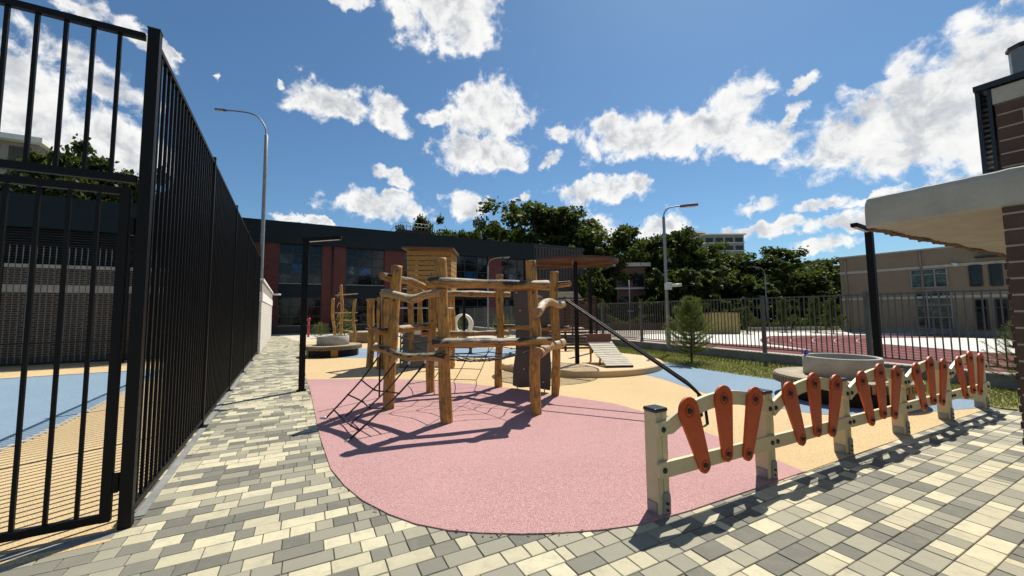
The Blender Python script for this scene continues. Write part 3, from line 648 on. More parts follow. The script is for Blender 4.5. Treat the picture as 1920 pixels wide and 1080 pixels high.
for i in range(6):
    for k, (du, z) in enumerate(((-.045, .665), (.045, .665), (-.042, .355), (.042, .355))):
        if i == 0 and k in (0, 2): du = -.02
        if i in (0, 5) and k in (1, 3): continue
        C = O0+OU*(BAY*i+du)+ON*.098+Z*z; R = ON.to_track_quat('Z', 'Y').to_matrix(); tmp = MB().lathe([(.022, 0), (.021, .009), (.013, .015), (.001, .017)], (0, 0, 0), 16)
        mb = MB(); mb.add([C+R @ Vector(v) for v in tmp.v], tmp.f, True); mb.build('bolt', M_blackpl, pf)

# ------------------------------------------------------------------ log climbing frame
Pp = dict(A=(G(838, 793), (826, 484)), B=(G(729, 767), (744, 498)), C=(G(807, 736), (814, 512)), D=(G(935, 726), (937, 515)), E=(G(1040, 742), (1040, 509)), F=(G(1007, 777), (995, 489)))
def unp(px, py, Y):
    d = ray(px, py); t = Y/d.y; return Vector((0, 0, CAM_H))+d*t
cf = thing('log_climbing_frame', (-0.6, 7.0, 0), 'six post log climbing frame with rope nets standing on the pink rubber', 'climbing frame')
def log(pts, r, seg=18, jit=.06, seed=0, n=7, knots=2, flare=None):
    rr = random.Random(seed); P = catmull(pts, n); m_ = len(P); mb = MB()
    ph = [rr.random()*6.28 for _ in range(6)]
    rs = []
    for i in range(m_):
        t = i/(m_-1); rs.append(r*(1+jit*math.sin(t*7+ph[0])+jit*.7*math.sin(t*17+ph[1])))
    mb.tube(P, rs, seg, capmi=1)
    kn = [(rr.uniform(.1, .9), rr.random()*6.28, rr.uniform(.12, .3)) for _ in range(knots)]
    for i in range(m_):
        t = i/(m_-1); c = P[i]
        for k in range(seg):
            a = 2*math.pi*k/seg; idx = i*seg+k; v = Vector(mb.v[idx])-c
            s = 1+.05*math.sin(3*a+ph[2]+t*3)+.03*math.sin(5*a+ph[3]-t*6)+.016*math.sin(9*a+t*21+ph[4])
            for (kt, ka, kh) in kn:
                da = math.atan2(math.sin(a-ka), math.cos(a-ka)); s += kh*.5*math.exp(-((t-kt)/.03)**2-(da/.5)**2)
            mb.v[idx] = tuple(c+v*s)
    return mb
post = {}
sd_ = 1
for k, (b, (tx, ty)) in Pp.items():
    top = unp(tx, ty, b.y+(.0)); post[k] = (b, top); mid = b.lerp(top, .5)
    q = [b-Z*.05, b.lerp(top, .25)+Vector((rnd.uniform(-.025, .025), rnd.uniform(-.02, .02), 0)), mid+Vector((rnd.uniform(-.035, .035), rnd.uniform(-.02, .02), 0)), b.lerp(top, .78)+Vector((rnd.uniform(-.02, .02), 0, 0)), top]
    log(q, {'A': .086, 'B': .090, 'C': .082, 'D': .078, 'E': .080, 'F': .085}[k], seed=sd_, jit=.05).build('post', [M_post, M_logend], cf); sd_ += 1
def onpost(k, z, off=(0, 0)):
    b, t = post[k]; f = z/t.z; p = b.lerp(t, f); return Vector((p.x+off[0], p.y+off[1], z))
cen = Vector((-.6, 7.0, 0))
def outw(k, d):
    b = post[k][0]; v = (b-cen); v.z = 0; v.normalize(); return (v.x*d, v.y*d)
def dirk(a, b): v = post[b][0]-post[a][0]; v.z = 0; return v.normalized()
def rail(a, za, b, zb, r, ea, eb, side, bend, m, seed, zmid=0.0):
    A_, B_ = onpost(a, za, outw(a, side)), onpost(b, zb, outw(b, side)); d = (B_-A_); L = d.length; d.normalize(); n = Vector((-d.y, d.x, 0))
    pts = [A_-d*ea, A_, A_.lerp(B_, .33)+n*bend+Z*zmid*.8, A_.lerp(B_, .55)+n*bend*.6+Z*zmid, A_.lerp(B_, .78)+Z*zmid*.3, B_, B_+d*eb]
    return log(pts, r, seed=seed, jit=.07, knots=3).build('rail', [m, M_logend], cf)
rail('A', 2.03, 'F', 2.01, .072, .15, .17, .13, .02, M_rail, 21)
rail('A', 1.16, 'F', 1.14, .066, .12, .16, .13, -.03, M_rail, 22, -.01)
rail('B', 1.93, 'A', 1.88, .064, .17, .10, .12, .02, M_palerail, 23, -.09)
rail('B', 2.20, 'C', 2.08, .066, .20, .10, .12, .02, M_rail, 24, .04)
rail('B', 0.99, 'A', 0.95, .058, .30, .16, .13, -.04, M_rail, 25, -.06)
rail('B', 1.30, 'C', 1.32, .062, .26, .10, .12, .03, M_rail, 26)
rail('C', 2.00, 'D', 1.98, .060, .16, .22, .11, .02, M_rail, 27)
rail('C', 1.18, 'D', 1.14, .060, .16, .18, .11, .03, M_rail, 28, -.02)
rail('D', 1.27, 'E', 1.27, .058, .14, .22, .11, .0, M_rail, 29)
rail('D', 2.08, 'E', 2.12, .060, .14, .24, .11, .0, M_rail, 30)
rail('F', 1.60, 'E', 1.72, .068, .24, .26, .12, .06, M_palerail, 31, .10)
rail('F', 0.97, 'E', 0.97, .082, .20, .22, .12, .03, M_palerail, 32, .03)
# coach bolts on the posts
for k, zs in dict(A=(1.16, 2.03), B=(.99, 1.93), C=(1.55,), D=(1.98, 1.14), E=(2.12, 1.27), F=(2.01,)).items():
    for z in zs:
        p = onpost(k, z-.12); MB().tube([p+Vector((0.01, -.085, 0)), p+Vector((.01, -.115, 0))], .016, 10).build('bolt', M_blackpl, cf)
# brown climbing panel between the back post and the right post
pa, pb = G(961, 728), G(1031, 737); pu = (pb-pa); pw = pu.length; pu.normalize(); pn = Vector((pu.y, -pu.x, 0))
HS, HZ = .66, 1.80
outl = [(0, .06), (.18, .03), (.45, .07), (pw, .05), (pw+.03, .5), (pw, 1.1), (pw+.02, 2.02), (pw-.2, 2.12), (.15, 2.12), (.03, 2.0), (.09, 1.3), (.09, .8), (.02, .4)]
hole = [(HS+.13*math.cos(a), HZ+.13*math.sin(a)) for a in [2*math.pi*k/20 for k in range(20)]]
cp = MB().prism(outl, pa, pu, Z, pn*-.02, holes=[hole]).build('climbing_panel', M_panel, cf, .004)
for (u, z) in ((.22, 1.62), (.3, .42), (pw-.14, .2), (.5, 1.2), (.14, 2.0), (pw-.1, 1.0), (.2, .9)):
    MB().tube([pa+pu*u+Z*z+pn*.002, pa+pu*u+Z*z+pn*.02], .016, 10).build('panel_bolt', M_alu, cp)
for (u, z) in ((.12, .02), (pw-.12, .02)): MB().tube([pa+pu*u, pa+pu*u+Z*.09], .012, 8).build('panel_foot', M_galv, cp)
# two sliding bars
s0 = onpost('E', 1.80, (.06, -.05)); s1 = Vector((2.72, 5.62, 0)); rd = (s1-s0); rd.z = 0; rl = rd.length; rd.normalize(); rp = Vector((-rd.y, rd.x, 0))
for sg in (0, 1):
    o = Vector((.12, .42, 0))*sg; path = [s0+o-rd*.35+Z*.0, s0+o+rd*.0+Z*.02, s0+o+rd*.14+Z*.02, s0+o+rd*.26-Z*.05]; e = Vector((s1.x, s1.y, 0))+o
    path += [e-rd*.22+Z*.50, e-rd*.07+Z*.37, e-rd*.03+Z*.28, e-Z*.02]
    P = [path[0], path[1]]+catmull(path[1:4], 5)[1:]+catmull(path[4:], 5)
    MB().tube(P, .021, 12).build('sliding_bar', M_black, cf)
bq = s0+rd*.02+Z*.0; MB().obox(bq+Z*.0, rd*.16, rp*.03, Z*.02).build('bar_clamp', M_alu, cf, .005)
# vertical grip pole at the left
gp = G(711, 747); MB().tube([gp, gp+Z*1.93], .016, 10).build('grip_pole', M_black, cf)
# rope net hanging from the low left rail
A_, B_ = onpost('B', .99, outw('B', .13)), onpost('A', .95, outw('A', .13)); dr = (B_-A_).normalized()
tops = [A_-dr*.12-Z*.09, A_.lerp(B_, .27)-Z*.13, A_.lerp(B_, .52)-Z*.12, A_.lerp(B_, .80)-Z*.06]
pegs = [G(600, 786), G(655, 829)]; feet = [G(612, 787), G(632, 800), G(640, 815), G(656, 828)]
net = []
for i in range(4):
    a, b = tops[i], feet[i]+Z*.03; n = 9; sag = [.0, -.03, -.05, -.06, -.055, -.04, -.03, -.015, 0]
    line = [a.lerp(b, k/(n-1))+Z*sag[k] for k in range(n)]; net.append(line); 
    if i in (0, 3): MB().tube(line, .013, 6).build('rope', M_rope, cf)
    else: MB().tube(line[:8], .012, 6).build('rope', M_rope, cf)
    MB().tube([line[0]+Z*.05, line[0].lerp(line[1], .35)], .017, 8).build('rope_ferrule', M_alu, cf)
for k, jit_ in ((3, .03), (5, -.02), (7, .02)):
    pts = [net[i][k]+Vector((0, 0, (-.03 if i in (1, 2) else 0)))+(net[i][k]-net[i][k-1])*(jit_*8*(i % 2)) for i in range(4)]
    MB().tube(catmull(pts, 4), .011, 6).build('cross_rope', M_rope, cf)
    for p in (pts[0], pts[3], pts[1], pts[2]): MB().lathe([(.001, -.018), (.017, -.009), (.017, .009), (.001, .018)], p, 8).build('rope_knot', M_rope, cf)
for (f_, g_) in ((feet[0], pegs[0]), (feet[3], feet[3]+Vector((-.04, -.05, 0)))):
    MB().tube([Vector((f_.x, f_.y, .03)), Vector((g_.x, g_.y, .012))], .014, 8).build('ground_anchor', M_alu, cf)
# spider web net inside
R6 = ['A', 'B', 'C', 'D', 'E', 'F']; wz = {'A': 1.04, 'B': .97, 'C': 1.02, 'D': 1.02, 'E': 1.0, 'F': 1.0}
cw = sum((post[k][0] for k in R6), Vector((0, 0, 0)))/6; cw.z = .72
corner = [onpost(k, wz[k]) for k in R6]; spokes = []
for i in range(6):
    spokes.append(corner[i]); spokes.append((corner[i].lerp(corner[(i+1) % 6], .5)))
def wp(i, f): p = cw.lerp(spokes[i % 12], f); p.z = cw.z+(spokes[i % 12].z-cw.z)*f**1.6; return p
for i in (0, 2, 3, 4, 6, 8, 9, 10): MB().tube([wp(i, f/6) for f in range(1 if i % 2 else 0, 7)], .0075, 6).build('rope', M_rope, cf)
for f in (.24, .48, .74):
    pts = [wp(i, f*(1 if i % 2 == 0 else .93)) for i in range(13)]; MB().tube(catmull(pts, 3), .009, 6, cap=False).build('web_ring', M_rope, cf)
    for p in pts[:12]: MB().lathe([(.001, -.017), (.016, -.009), (.016, .009), (.001, .017)], p, 8).build('rope_knot', M_rope, cf)
# hanging net at the back between C and D
cA, cB = onpost('C', 1.15, outw('C', .1)), onpost('D', 1.1, outw('D', .1)); ft = [G(763, 722)*1.0, G(893, 714)*1.0]; nl = []
for i in range(4):
    a = cA.lerp(cB, .12+.76*i/3)-Z*.06; b = Vector((ft[0].lerp(ft[1], i/3)))+Z*.02; nl.append([a.lerp(b, k/6)-Z*(.25*math.sin(math.pi*k/6)*.3) for k in range(7)])
    MB().tube(nl[-1], .009, 6).build('rope', M_rope, cf)
for k in (2, 4, 6): MB().tube(catmull([nl[i][k]+Z*(.04 if i in (1, 2) else 0) for i in range(4)], 3), .008, 6).build('cross_rope', M_rope, cf)
# short diagonal ropes inside the left bay
for (a, za, b, zb) in (('B', 1.24, 'C', 1.0),):
    p, q = onpost(a, za), onpost(b, zb); MB().tube([p, p.lerp(q, .5)-Z*.06, q], .009, 6).build('rope', M_rope, cf)

# ------------------------------------------------------------------ round benches with planters
def planter(loc, label, seed, ring_label=None, scale=1.0):
    t = thing('round_bench', loc, label, 'bench', 'round slatted benches around concrete planters')
    R0, H0 = 1.02, .41; c = Vector(loc)
    mb = MB(); n = 96
    for k in range(n):
        a = 2*math.pi*k/n; d = Vector((math.cos(a), math.sin(a), 0)); q = Vector((-d.y, d.x, 0)); mb.obox(c+d*.79+Z*(H0-.02), d*.23, q*.024, Z*.02)
    mb.build('seat', M_bench, t)
    mb = MB()
    for k in range(n):
        a = 2*math.pi*(k)/n; d = Vector((math.cos(a), math.sin(a), 0)); q = Vector((-d.y, d.x, 0)); mb.obox(c+d*(R0+.006)+Z*(H0-.085), d*.014, q*.022, Z*.062)
    mb.build('edge_slats', M_benchd, t)
    MB().lathe([(.99, .29), (.99, .385), (.60, .385)], c, 64).build('seat_frame', M_black, t)
    mb = MB()
    MB().lathe([(.90, 0), (.90, .29)], c, 64).build('base', M_black, t)
    for k in (0, 2, 4, 6, 8):
        a = 2*math.pi*(k+.3)/10; mb2 = MB(); m_ = 8
        for j in range(m_):
            aa = a+(j-m_/2)*.032; d = Vector((math.cos(aa), math.sin(aa), 0)); q = Vector((-d.y, d.x, 0)); mb2.obox(c+d*.912+Z*.15, d*.01, q*.0145, Z*.12)
        mb2.build('base_panel', M_board if k % 4 == 0 else M_benchd, t)
    pl = thing('planter_ring', loc+Z*.41, ring_label, 'planter', 'round concrete planter rings')
    MB().lathe([(.545, .40), (.565, .415), (.565, .725), (.555, .74), (.515, .74), (.505, .725), (.505, .52)], c, 96).build('ring_wall', M_conc, pl)
    MB().lathe([(.506, .54), (.3, .555), (.001, .56)], c, 48).build('soil', M_sand, pl)
    return t
RC = Vector((5.93, 7.17, 0)); LC = Vector((-6.86, 15.1, 0))
planter(LC, 'far round wooden bench left of the log frame, around a concrete planter', 1, 'pale concrete planter ring in the middle of the far left round bench')
planter(RC, 'near round wooden bench behind the orange pickets, around a wide concrete planter', 2, 'wide concrete planter ring standing up behind the orange pickets')
# small blue jack-shaped toy on the planter rim
tp = unp(1501, 668, 7.28); tp = Vector((RC.x-.40, RC.y+.36, .822)); 
tp = RC+Vector((-.535*math.cos(rad(20)), .535*math.sin(rad(20)), .757)); mb = MB()
for d in ((1, 0, 0), (0, 1, 0), (0, 0, 1), (.6, .6, .3)):
    d = Vector(d)*.055; mb.tube([tp-d+Z*.025, tp+d+Z*.025], .017, 8)
tag(mb.build('toy', M_blue_toy), 'small blue plastic toy left on the rim of the near planter', 'toy')

# ------------------------------------------------------------------ round platform, lounger, pergola
PC = Vector((1.95, 11.9, 0)); a_ = [2*math.pi*k/72 for k in range(72)]
pt = thing('round_platform', PC, 'low round yellow platform with tiled top behind the climbing frame', 'platform')
MB().prism([(2.4*math.cos(a), 2.4*math.sin(a)) for a in a_], PC, (1, 0, 0), (0, 1, 0), (0, 0, .15)).build('rim', M_yellow, pt, .01)
def tile_mat():
    m, t, p = mat('platform_tiles'); o = t.new('ShaderNodeTexCoord').outputs['Object']; br = t.new('ShaderNodeTexBrick'); t.link(o, br.inputs['Vector'])
    br.inputs['Scale'].default_value = 1; br.inputs['Brick Width'].default_value = .4; br.inputs['Row Height'].default_value = .2; br.inputs['Mortar Size'].default_value = .006
    br.inputs['Color1'].default_value = (.60, .43, .24, 1); br.inputs['Color2'].default_value = (.55, .39, .21, 1); br.inputs['Mortar'].default_value = (.30, .21, .12, 1)
    t.link(br.outputs[0], p.inputs['Base Color']); p.inputs['Roughness'].default_value = .85; return m
M_tile = tile_mat()
MB().prism([(2.36*math.cos(a), 2.36*math.sin(a)) for a in a_], PC+Z*.15, (1, 0, 0), (0, 1, 0), (0, 0, .006)).build('top', M_tile, pt)
# lounger
la, lb = G(1137, 690, .156), G(1188, 689, .156); lx = (lb-la).normalized(); ly = Vector((-lx.y, lx.x, 0)); lwid = (lb-la).length
lg = thing('wooden_lounger', la, 'pale slatted wooden lounger on the round platform', 'lounger')
prof = [(0.0, .05), (.55, .26), (.56, .20), (1.30, .56)]
sh = Vector((-.14, 0, 0))
def lp(s, z): return la+ly*s-lx*(s*.10)+Z*z
mb = MB()
for (s0_, z0_), (s1_, z1_), nn_ in ((prof[0], prof[1], 6), (prof[2], prof[3], 7)):
    for k in range(nn_):
        t0, t1 = k/nn_+.012, (k+1)/nn_-.012; a = lp(s0_+(s1_-s0_)*t0, z0_+(z1_-z0_)*t0); b = lp(s0_+(s1_-s0_)*t1, z0_+(z1_-z0_)*t1); mid = (a+b)/2+lx*(lwid/2); h = (b-a)/2; mb.obox(mid, lx*(lwid/2), h, lx.cross(h).normalized()*.012)
mb.build('slats', M_plank, lg, .002)
mb = MB(); a = lp(1.32, .56)+lx*lwid/2; mb.obox(a+ly*.04+Z*.11, lx*(lwid/2+.01), Z*.11, ly*.018); mb.build('head_board', simple('red_brown_board', (.16, .055, .03), .6), lg)
for sgn in (.06, lwid-.06):
    MB().tube([lp(.54, .22)+lx*sgn, lp(.58, 0)+lx*sgn], .028, 8).build('leg', M_post, lg); MB().tube([lp(1.2, .48)+lx*sgn, lp(1.25, 0)+lx*sgn], .028, 8).build('leg', M_post, lg)
MB().obox(lp(0.03, .02)+lx*lwid/2, lx*(lwid/2), ly*.03, Z*.02).build('foot_bar', M_black, lg)
# pergola with a round slatted roof
pg = thing('round_pergola', (1.78, 10.95, .156), 'dark pergola with a round slatted timber roof over the platform', 'pergola')
for (x, y) in ((1.78, 10.95), (at(1107, 13.6), 13.6)):
    MB().obox((x, y, (.156+2.98)/2), (.055, 0, 0), (0, .055, 0), (0, 0, (2.98-.156)/2)).build('post', M_black, pg, .004)
rc = Vector((1.80, 11.45, 0)); zr = 3.02; Rr = 1.28
mb = MB(); k = -Rr+.05
while k < Rr:
    h = math.sqrt(max(0, (Rr-.03)**2-k*k)); 
    if h > .1: mb.obox(rc+Vector((0, k, zr)), (h, 0, 0), (0, .016, 0), (0, 0, .018))
    k += .115
mb.build('roof_slats', M_orwood, pg)
mb = MB(); mb.lathe([(Rr-.02, -.035), (Rr+.012, -.035), (Rr+.012, .035), (Rr-.02, .035), (Rr-.02, -.035)], rc+Z*zr, 64, False); mb.build('roof_ring', M_dkslat, pg)
mb = MB()
for a in (rad(20), rad(80), rad(140)): d = Vector((math.cos(a), math.sin(a), 0)); mb.bar(rc+Z*(zr-.075)-d*(Rr-.04), rc+Z*(zr-.075)+d*(Rr-.04), .05, .07)
mb.build('roof_beams', M_orwood, pg)
# second slatted shelter and louvred screen behind
scx0, scx1 = at(988, 15.2), at(1118, 15.2)
sc_ = thing('slatted_screen', ((scx0+scx1)/2, 15.2, 0), 'dark red brown slatted screen standing behind the round platform', 'screen')
mb = MB()
for k in range(17): z = .15+k*.118; mb.box(scx0, scx1, 15.18, 15.215, z, z+.072)
mb.build('slats', M_dkslat, sc_)
for x in (scx0, (scx0*.45+scx1*.55), scx1): MB().box(x-.04, x+.04, 15.22, 15.30, 0, 2.15).build('post', M_black, sc_)
mb = MB()
for k in range(9): y = 15.1+k*.16; z = 2.02+k*.045; mb.box(scx0-.1, scx1-.5, y, y+.07, z, z+.03)
mb.build('top_slats', M_plank, sc_)
mb = MB().box(scx0-.05, scx0+.03, 15.3, 16.6, 1.9, 1.98).box(scx1-.62, scx1-.54, 15.3, 16.6, 1.9, 1.98); mb.build('top_frame', M_black, sc_)
for x in (scx0-.01, scx1-.58): MB().box(x-.035, x+.035, 16.5, 16.57, 0, 1.9).build('post', M_black, sc_)

# ------------------------------------------------------------------ cabin tower behind the frame
twY = 11.2
def X_(px, Y): return at(px, Y)
tw = thing('play_tower', (X_(800, 12.2), 12.2, 0), 'wooden play tower with boarded golden cabin behind the log frame', 'play tower')
x0, x1 = X_(763, 12.0), X_(846, 12.4)
zb, zt = zat(x0, 12.0, 553), zat(x0, 12.0, 470)
mb = MB(); nb = 9
for k in range(nb): z = zb+(zt-zb)*k/nb; mb.obox(((x0+x1)/2, 12.1, z+(zt-zb)/nb/2), ((x1-x0)/2, .14, 0), (0, .018, 0), (0, -.0, (zt-zb)/nb/2-.013))
mb.build('cabin_boards', M_board, tw)
for xx_, yy_ in ((x0, 12.65), (x1, 12.85)):
    mb = MB()
    for k in range(nb): z = zb+(zt-zb)*k/nb; mb.obox((xx_, yy_, z+(zt-zb)/nb/2), (.018, 0, 0), (0, .6, 0), (0, 0, (zt-zb)/nb/2-.01))
    mb.build('cabin_side', M_board, tw)
for k in ():
    z = zb+(zt-zb)*k/nb; mb.obox((x0+.0, 12.65, z+(zt-zb)/nb/2), (.018, 0, 0), (0, .62, 0), (0, 0, (zt-zb)/nb/2-.006)); mb.obox((x1, 12.85, z+(zt-zb)/nb/2), (.018, 0, 0), (0, .6, 0), (0, 0, (zt-zb)/nb/2-.006))
MB().obox(((x0+x1)/2, 12.55, zt+.05), ((x1-x0)/2+.12, .15, 0), (-.02, .75, 0), (0, .0, .025)).build('roof', M_orwood, tw)
for i, (x, y) in enumerate(((x0+.08, 12.15), (x1-.08, 12.4), (x0+.12, 13.2), (x1-.1, 13.3))):
    log([(x, y, 0), (x+.02, y, .9), (x-.01, y, 1.8), (x, y, zb+.25)], .085, seed=50+i).build('post', [M_post, M_logend], tw)
MB().box(x0+.05, x1-.05, 12.2, 13.3, zb-.08, zb-.02).build('floor', M_ramp, tw)
pts3 = [G(693, 688), G(712, 691), G(724, 692)]
for i, (p, yt) in enumerate(zip(pts3, (561, 557, 560))):
    z = zat(p.x, p.y, yt); log([p, p+Z*z*.4+Vector((.03, 0, 0)), p+Z*z*.75, p+Z*z], .10, seed=60+i).build('post', [M_post, M_logend], tw)
for (a, b, z) in ((pts3[0], pts3[2], 2.0), (pts3[0], pts3[2], 1.15)):
    log([a+Z*z-Vector((.12, 0, 0)), a.lerp(b, .5)+Z*z, b+Z*z+Vector((.3, .3, 0))], .03, seed=66).build('rung', [M_rail, M_logend], tw)
mb = MB(); ra, rb = G(752, 690), G(838, 688)
for k in range(7):
    z = .10+k*.15; y = ra.y+.05+k*.22; mb.obox(((X_(755, y)+X_(833, y))/2, y, z), ((X_(833, y)-X_(755, y))/2, 0, 0), (0, .095, .07), (0, -.012, .02))
mb.build('ramp_boards', M_ramp, tw)
for x_ in (752, 836):
    MB().bar((X_(x_, ra.y), ra.y, .03), (X_(x_, ra.y+1.5), ra.y+1.5, 1.06), .05, .12).build('ramp_side', M_benchd, tw)
mb = MB().tube([(x0-.3, 12.2, 1.75), (x1+.1, 12.3, 1.72)], .022, 8).tube([(x0-.2, 12.2, 2.35), (x1, 12.3, 2.35)], .02, 8); mb.build('grab_rails', M_alu, tw)
st = G(846, 690); tag(log([st, st+Z*.16, st+Z*.34], .10, seed=70).build('stump', [M_post, M_logend]), 'short sawn log stump beside the ramp of the play tower', 'stump')
bn = G(880, 662); b1 = MB(); b1.obox(bn+Z*.33+Vector((-.3, 0, 0)), (.5, 0, 0), (0, .14, 0), (0, 0, .05)); b1.obox(bn+Z*.14+Vector((-.65, 0, 0)), (.05, 0, 0), (0, .1, 0), (0, 0, .14)); b1.obox(bn+Z*.14+Vector((.05, 0, 0)), (.05, 0, 0), (0, .1, 0), (0, 0, .14))
tag(b1.build('log_bench', M_benchd, None, .01), 'small dark wooden bench behind the rope web', 'bench')

# trio of wiggly posts with ropes behind left planter
tr_ = thing('rope_post_trio', G(645, 648), 'three slender crooked robinia posts joined by rungs behind the left planter', 'climbing posts')
tp3 = []
for i, (bx, by, tx, ty) in enumerate(((627, 648, 624, 559), (641, 648, 638, 534), (663, 652, 665, 561))):
    b = G(bx, by); zt_ = zat(b.x, b.y, ty); t_ = Vector((X_(tx, b.y), b.y, zt_)); tp3.append((b, t_)); q = [b, b.lerp(t_, .3)+Vector((.03*(-1)**i, 0, 0)), b.lerp(t_, .62)+Vector((-.05*(-1)**i, 0, 0)), t_]
    log(q, .07, seed=80+i, seg=12).build('post', [M_post, M_logend], tr_)
for i, j, z in ((0, 2, 2.5), (0, 2, 1.62), (1, 2, 1.25), (1, 2, .75)):
    a, b = tp3[i][0], tp3[j][0]; MB().tube([a+Z*z-Vector((.0, 0, 0)), b+Z*z+Vector((.15, 0, 0))], .026, 8).build('rung', M_palerail, tr_)
mb = MB()
for k in range(5): mb.tube([tp3[0][0]+Z*(.4+.5*k)+Vector((.1, 0, 0)), tp3[0][0].lerp(tp3[1][0], .5)+Z*(.65+.5*k), tp3[1][0]+Z*(.4+.5*k)], .012, 5)
mb.build('ropes', M_alu, tr_)
# brown round bench far
fb = thing('tub_seat', G(700, 640), 'dark brown drum shaped bench behind the crooked posts', 'bench'); c = G(690, 641); 
mb = MB(); 
for k in range(60):
    a = 2*math.pi*k/60; d = Vector((math.cos(a), math.sin(a), 0)); q = Vector((-d.y, d.x, 0)); mb.obox(c+d*.98+Z*.30, d*.02, q*.045, Z*.28)
mb.build('side_slats', M_benchd, fb); MB().lathe([(.96, .58), (.001, .6)], c, 40).build('seat', M_bench, fb); 
# ring sculpture
rg = G(868, 640); rs = thing('ring_sculpture', rg, 'white upright ring with thick crescent sides behind the rope web', 'ring sculpture'); zc = zat(rg.x, rg.y, 608); Rg = (zat(rg.x, rg.y, 588)-zc)
mb = MB(); n = 48; vs = []; seg = 10
for k in range(n):
    a = 2*math.pi*k/n; wr = .05+.085*abs(math.cos(a)); wy = .12
    for j in range(seg):
        b = 2*math.pi*j/seg; r_ = Rg-wr+wr*math.cos(b); vs.append((rg.x+r_*math.cos(a), rg.y+wy*math.sin(b), zc+r_*math.sin(a)))
mb.add(vs, [(k*seg+j, k*seg+(j+1) % seg, ((k+1) % n)*seg+(j+1) % seg, ((k+1) % n)*seg+j) for k in range(n) for j in range(seg)], True)
mb.build('ring', M_ring, rs); MB().box(rg.x-.25, rg.x+.25, rg.y-.15, rg.y+.15, 0, max(.05, zc-Rg+.05)).build('plinth', M_conc, rs, .01)
# red hydrant post near the building
hp = G(578, 632); h_ = thing('hydrant_post', hp, 'slim red hydrant post by the dark building', 'hydrant'); MB().tube([hp, hp+Z*zat(hp.x, hp.y, 600)], .07, 12).build('pole', M_red_paint, h_); MB().tube([hp+Z*1.1, hp+Z*1.3], .11, 12).build('valve', M_red_paint, h_)

# ------------------------------------------------------------------ buildings
def facade(root_loc, u, pieces, thing_, n):
    pass
BO = Vector((-19.21, 30.78, 0)); BN = Vector((0.497, -0.868, 0)).normalized()   # school behind; outward normal towards us
def fbox(O, u, n, t0, t1, z0, z1, d0, d1): # box on a facade plane, d along outward normal
    c = O+u*((t0+t1)/2)+n*((d0+d1)/2)+Z*((z0+z1)/2); return (c, u*((t1-t0)/2), n*((d1-d0)/2), Z*((z1-z0)/2))
school = thing('school_building', BO+UD*8, 'long dark school with teal fascia, red brick piers and tall windows behind the playground', 'building')
T0, T1, TOP = -6.0, 24.75, 8.95
MB().obox(*fbox(BO, UD, BN, T0, T1, 0, TOP-.3, -12, -.35)).build('body', M_interior, school)
MB().obox(*fbox(BO, UD, BN, T0-.1, T1+.1, 7.25, TOP, -.5, .25)).build('fascia', M_teal, school)
MB().obox(*fbox(BO, UD, BN, T0-.1, T1+.1, TOP, TOP+.06, -12.1, .28)).build('roof_edge', M_teal, school)
MB().obox(*fbox(BO, UD, BN, T0, T1, 0, .62, -.34, .0)).build('plinth', M_mull, school)
wins = [(-5.2, -1.6), (.69, 3.79), (5.64, 8.88), (10.65, 13.9), (15.62, 19.31), (20.87, 23.84)]
edges = [T0]+[e for w in wins for e in w]+[T1]
for i in range(0, len(edges), 2):
    if edges[i+1]-edges[i] > .05: MB().obox(*fbox(BO, UD, BN, edges[i], edges[i+1], .62, 7.25, -.34, .05)).build('brick_pier', M_rbrick, school)
rw = random.Random(11)
for (a, b) in wins:
    MB().obox(*fbox(BO, UD, BN, a, b, 2.92, 4.05, -.34, .0)).build('spandrel', M_teal, school)
    for (z0, z1, rows) in ((4.05, 7.25, 4), (.62, 2.92, 3)):
        fr = MB(); cols = 3
        xs = [a, a+(b-a)*.30, a+(b-a)*.68, b]
        for x in xs: fr.obox(*fbox(BO, UD, BN, x-.035 if x != a else x, x+.035 if x != b else x, z0, z1, -.22, -.10))
        zs = [z0+(z1-z0)*k/rows for k in range(rows+1)]
        for z in zs: fr.obox(*fbox(BO, UD, BN, a+.04, b-.04, max(z0, z-.03), min(z1, z+.03), -.215, -.105))
        fo = fr.build('window', M_mull, school)
        for ci in range(3):
            for ri in range(rows):
                q = rw.random(); m_ = M_glassb if (ri == 1 and ci == 1 and z0 > 4) else (M_glassc if q < .16 else M_glass)
                MB().obox(*fbox(BO, UD, BN, xs[ci]+.036, xs[ci+1]-.036, zs[ri]+.031, zs[ri+1]-.031, -.175, -.165)).build('pane', m_, fo)
for tt in (4.6, 14.8): MB().tube([BO+UD*tt+BN*.12, BO+UD*tt+BN*.12+Z*7.2], .055, 8).build('downpipe', M_mull, school)
for (a, b) in wins:
    for z in (.66, 4.05): MB().obox(*fbox(BO, UD, BN, a+.01, b-.01, z-.05, z, -.1, .09)).build('sill', M_galv, school)
rt = thing('roof_plant_box', BO+UD*8, 'small red brick roof box with railing on the school roof', 'roof box')
ba, bb_ = 11.0, 13.8
ry = 8.3
O_ = BO-BN*2.5
def tfac(px, off):   # facade parameter of a photo column at depth offset
    d = ray(px, 430); O2 = BO-BN*off; A = np.array([[d.x, -UD.x], [d.y, -UD.y]]); return float(np.linalg.solve(A, np.array([O2.x, O2.y]))[1])
ta, tb = tfac(746, 2.5), tfac(806, 2.5); O2 = BO-BN*2.5; q = O2+UD*tb
zr1 = zat(q.x, q.y, 436); MB().obox(*fbox(O2, UD, BN, ta, tb, TOP+.06, max(TOP+.9, zr1), -1.5, 0)).build('box', M_rbrick, rt)
zb_ = max(TOP+.9, zr1); mb = MB()
for k in range(9): t = ta+.1+(tb-ta-.2)*k/8; P = O2+UD*t-BN*.1; mb.tube([P+Z*zb_, P+Z*(zb_+.75)], .025, 6)
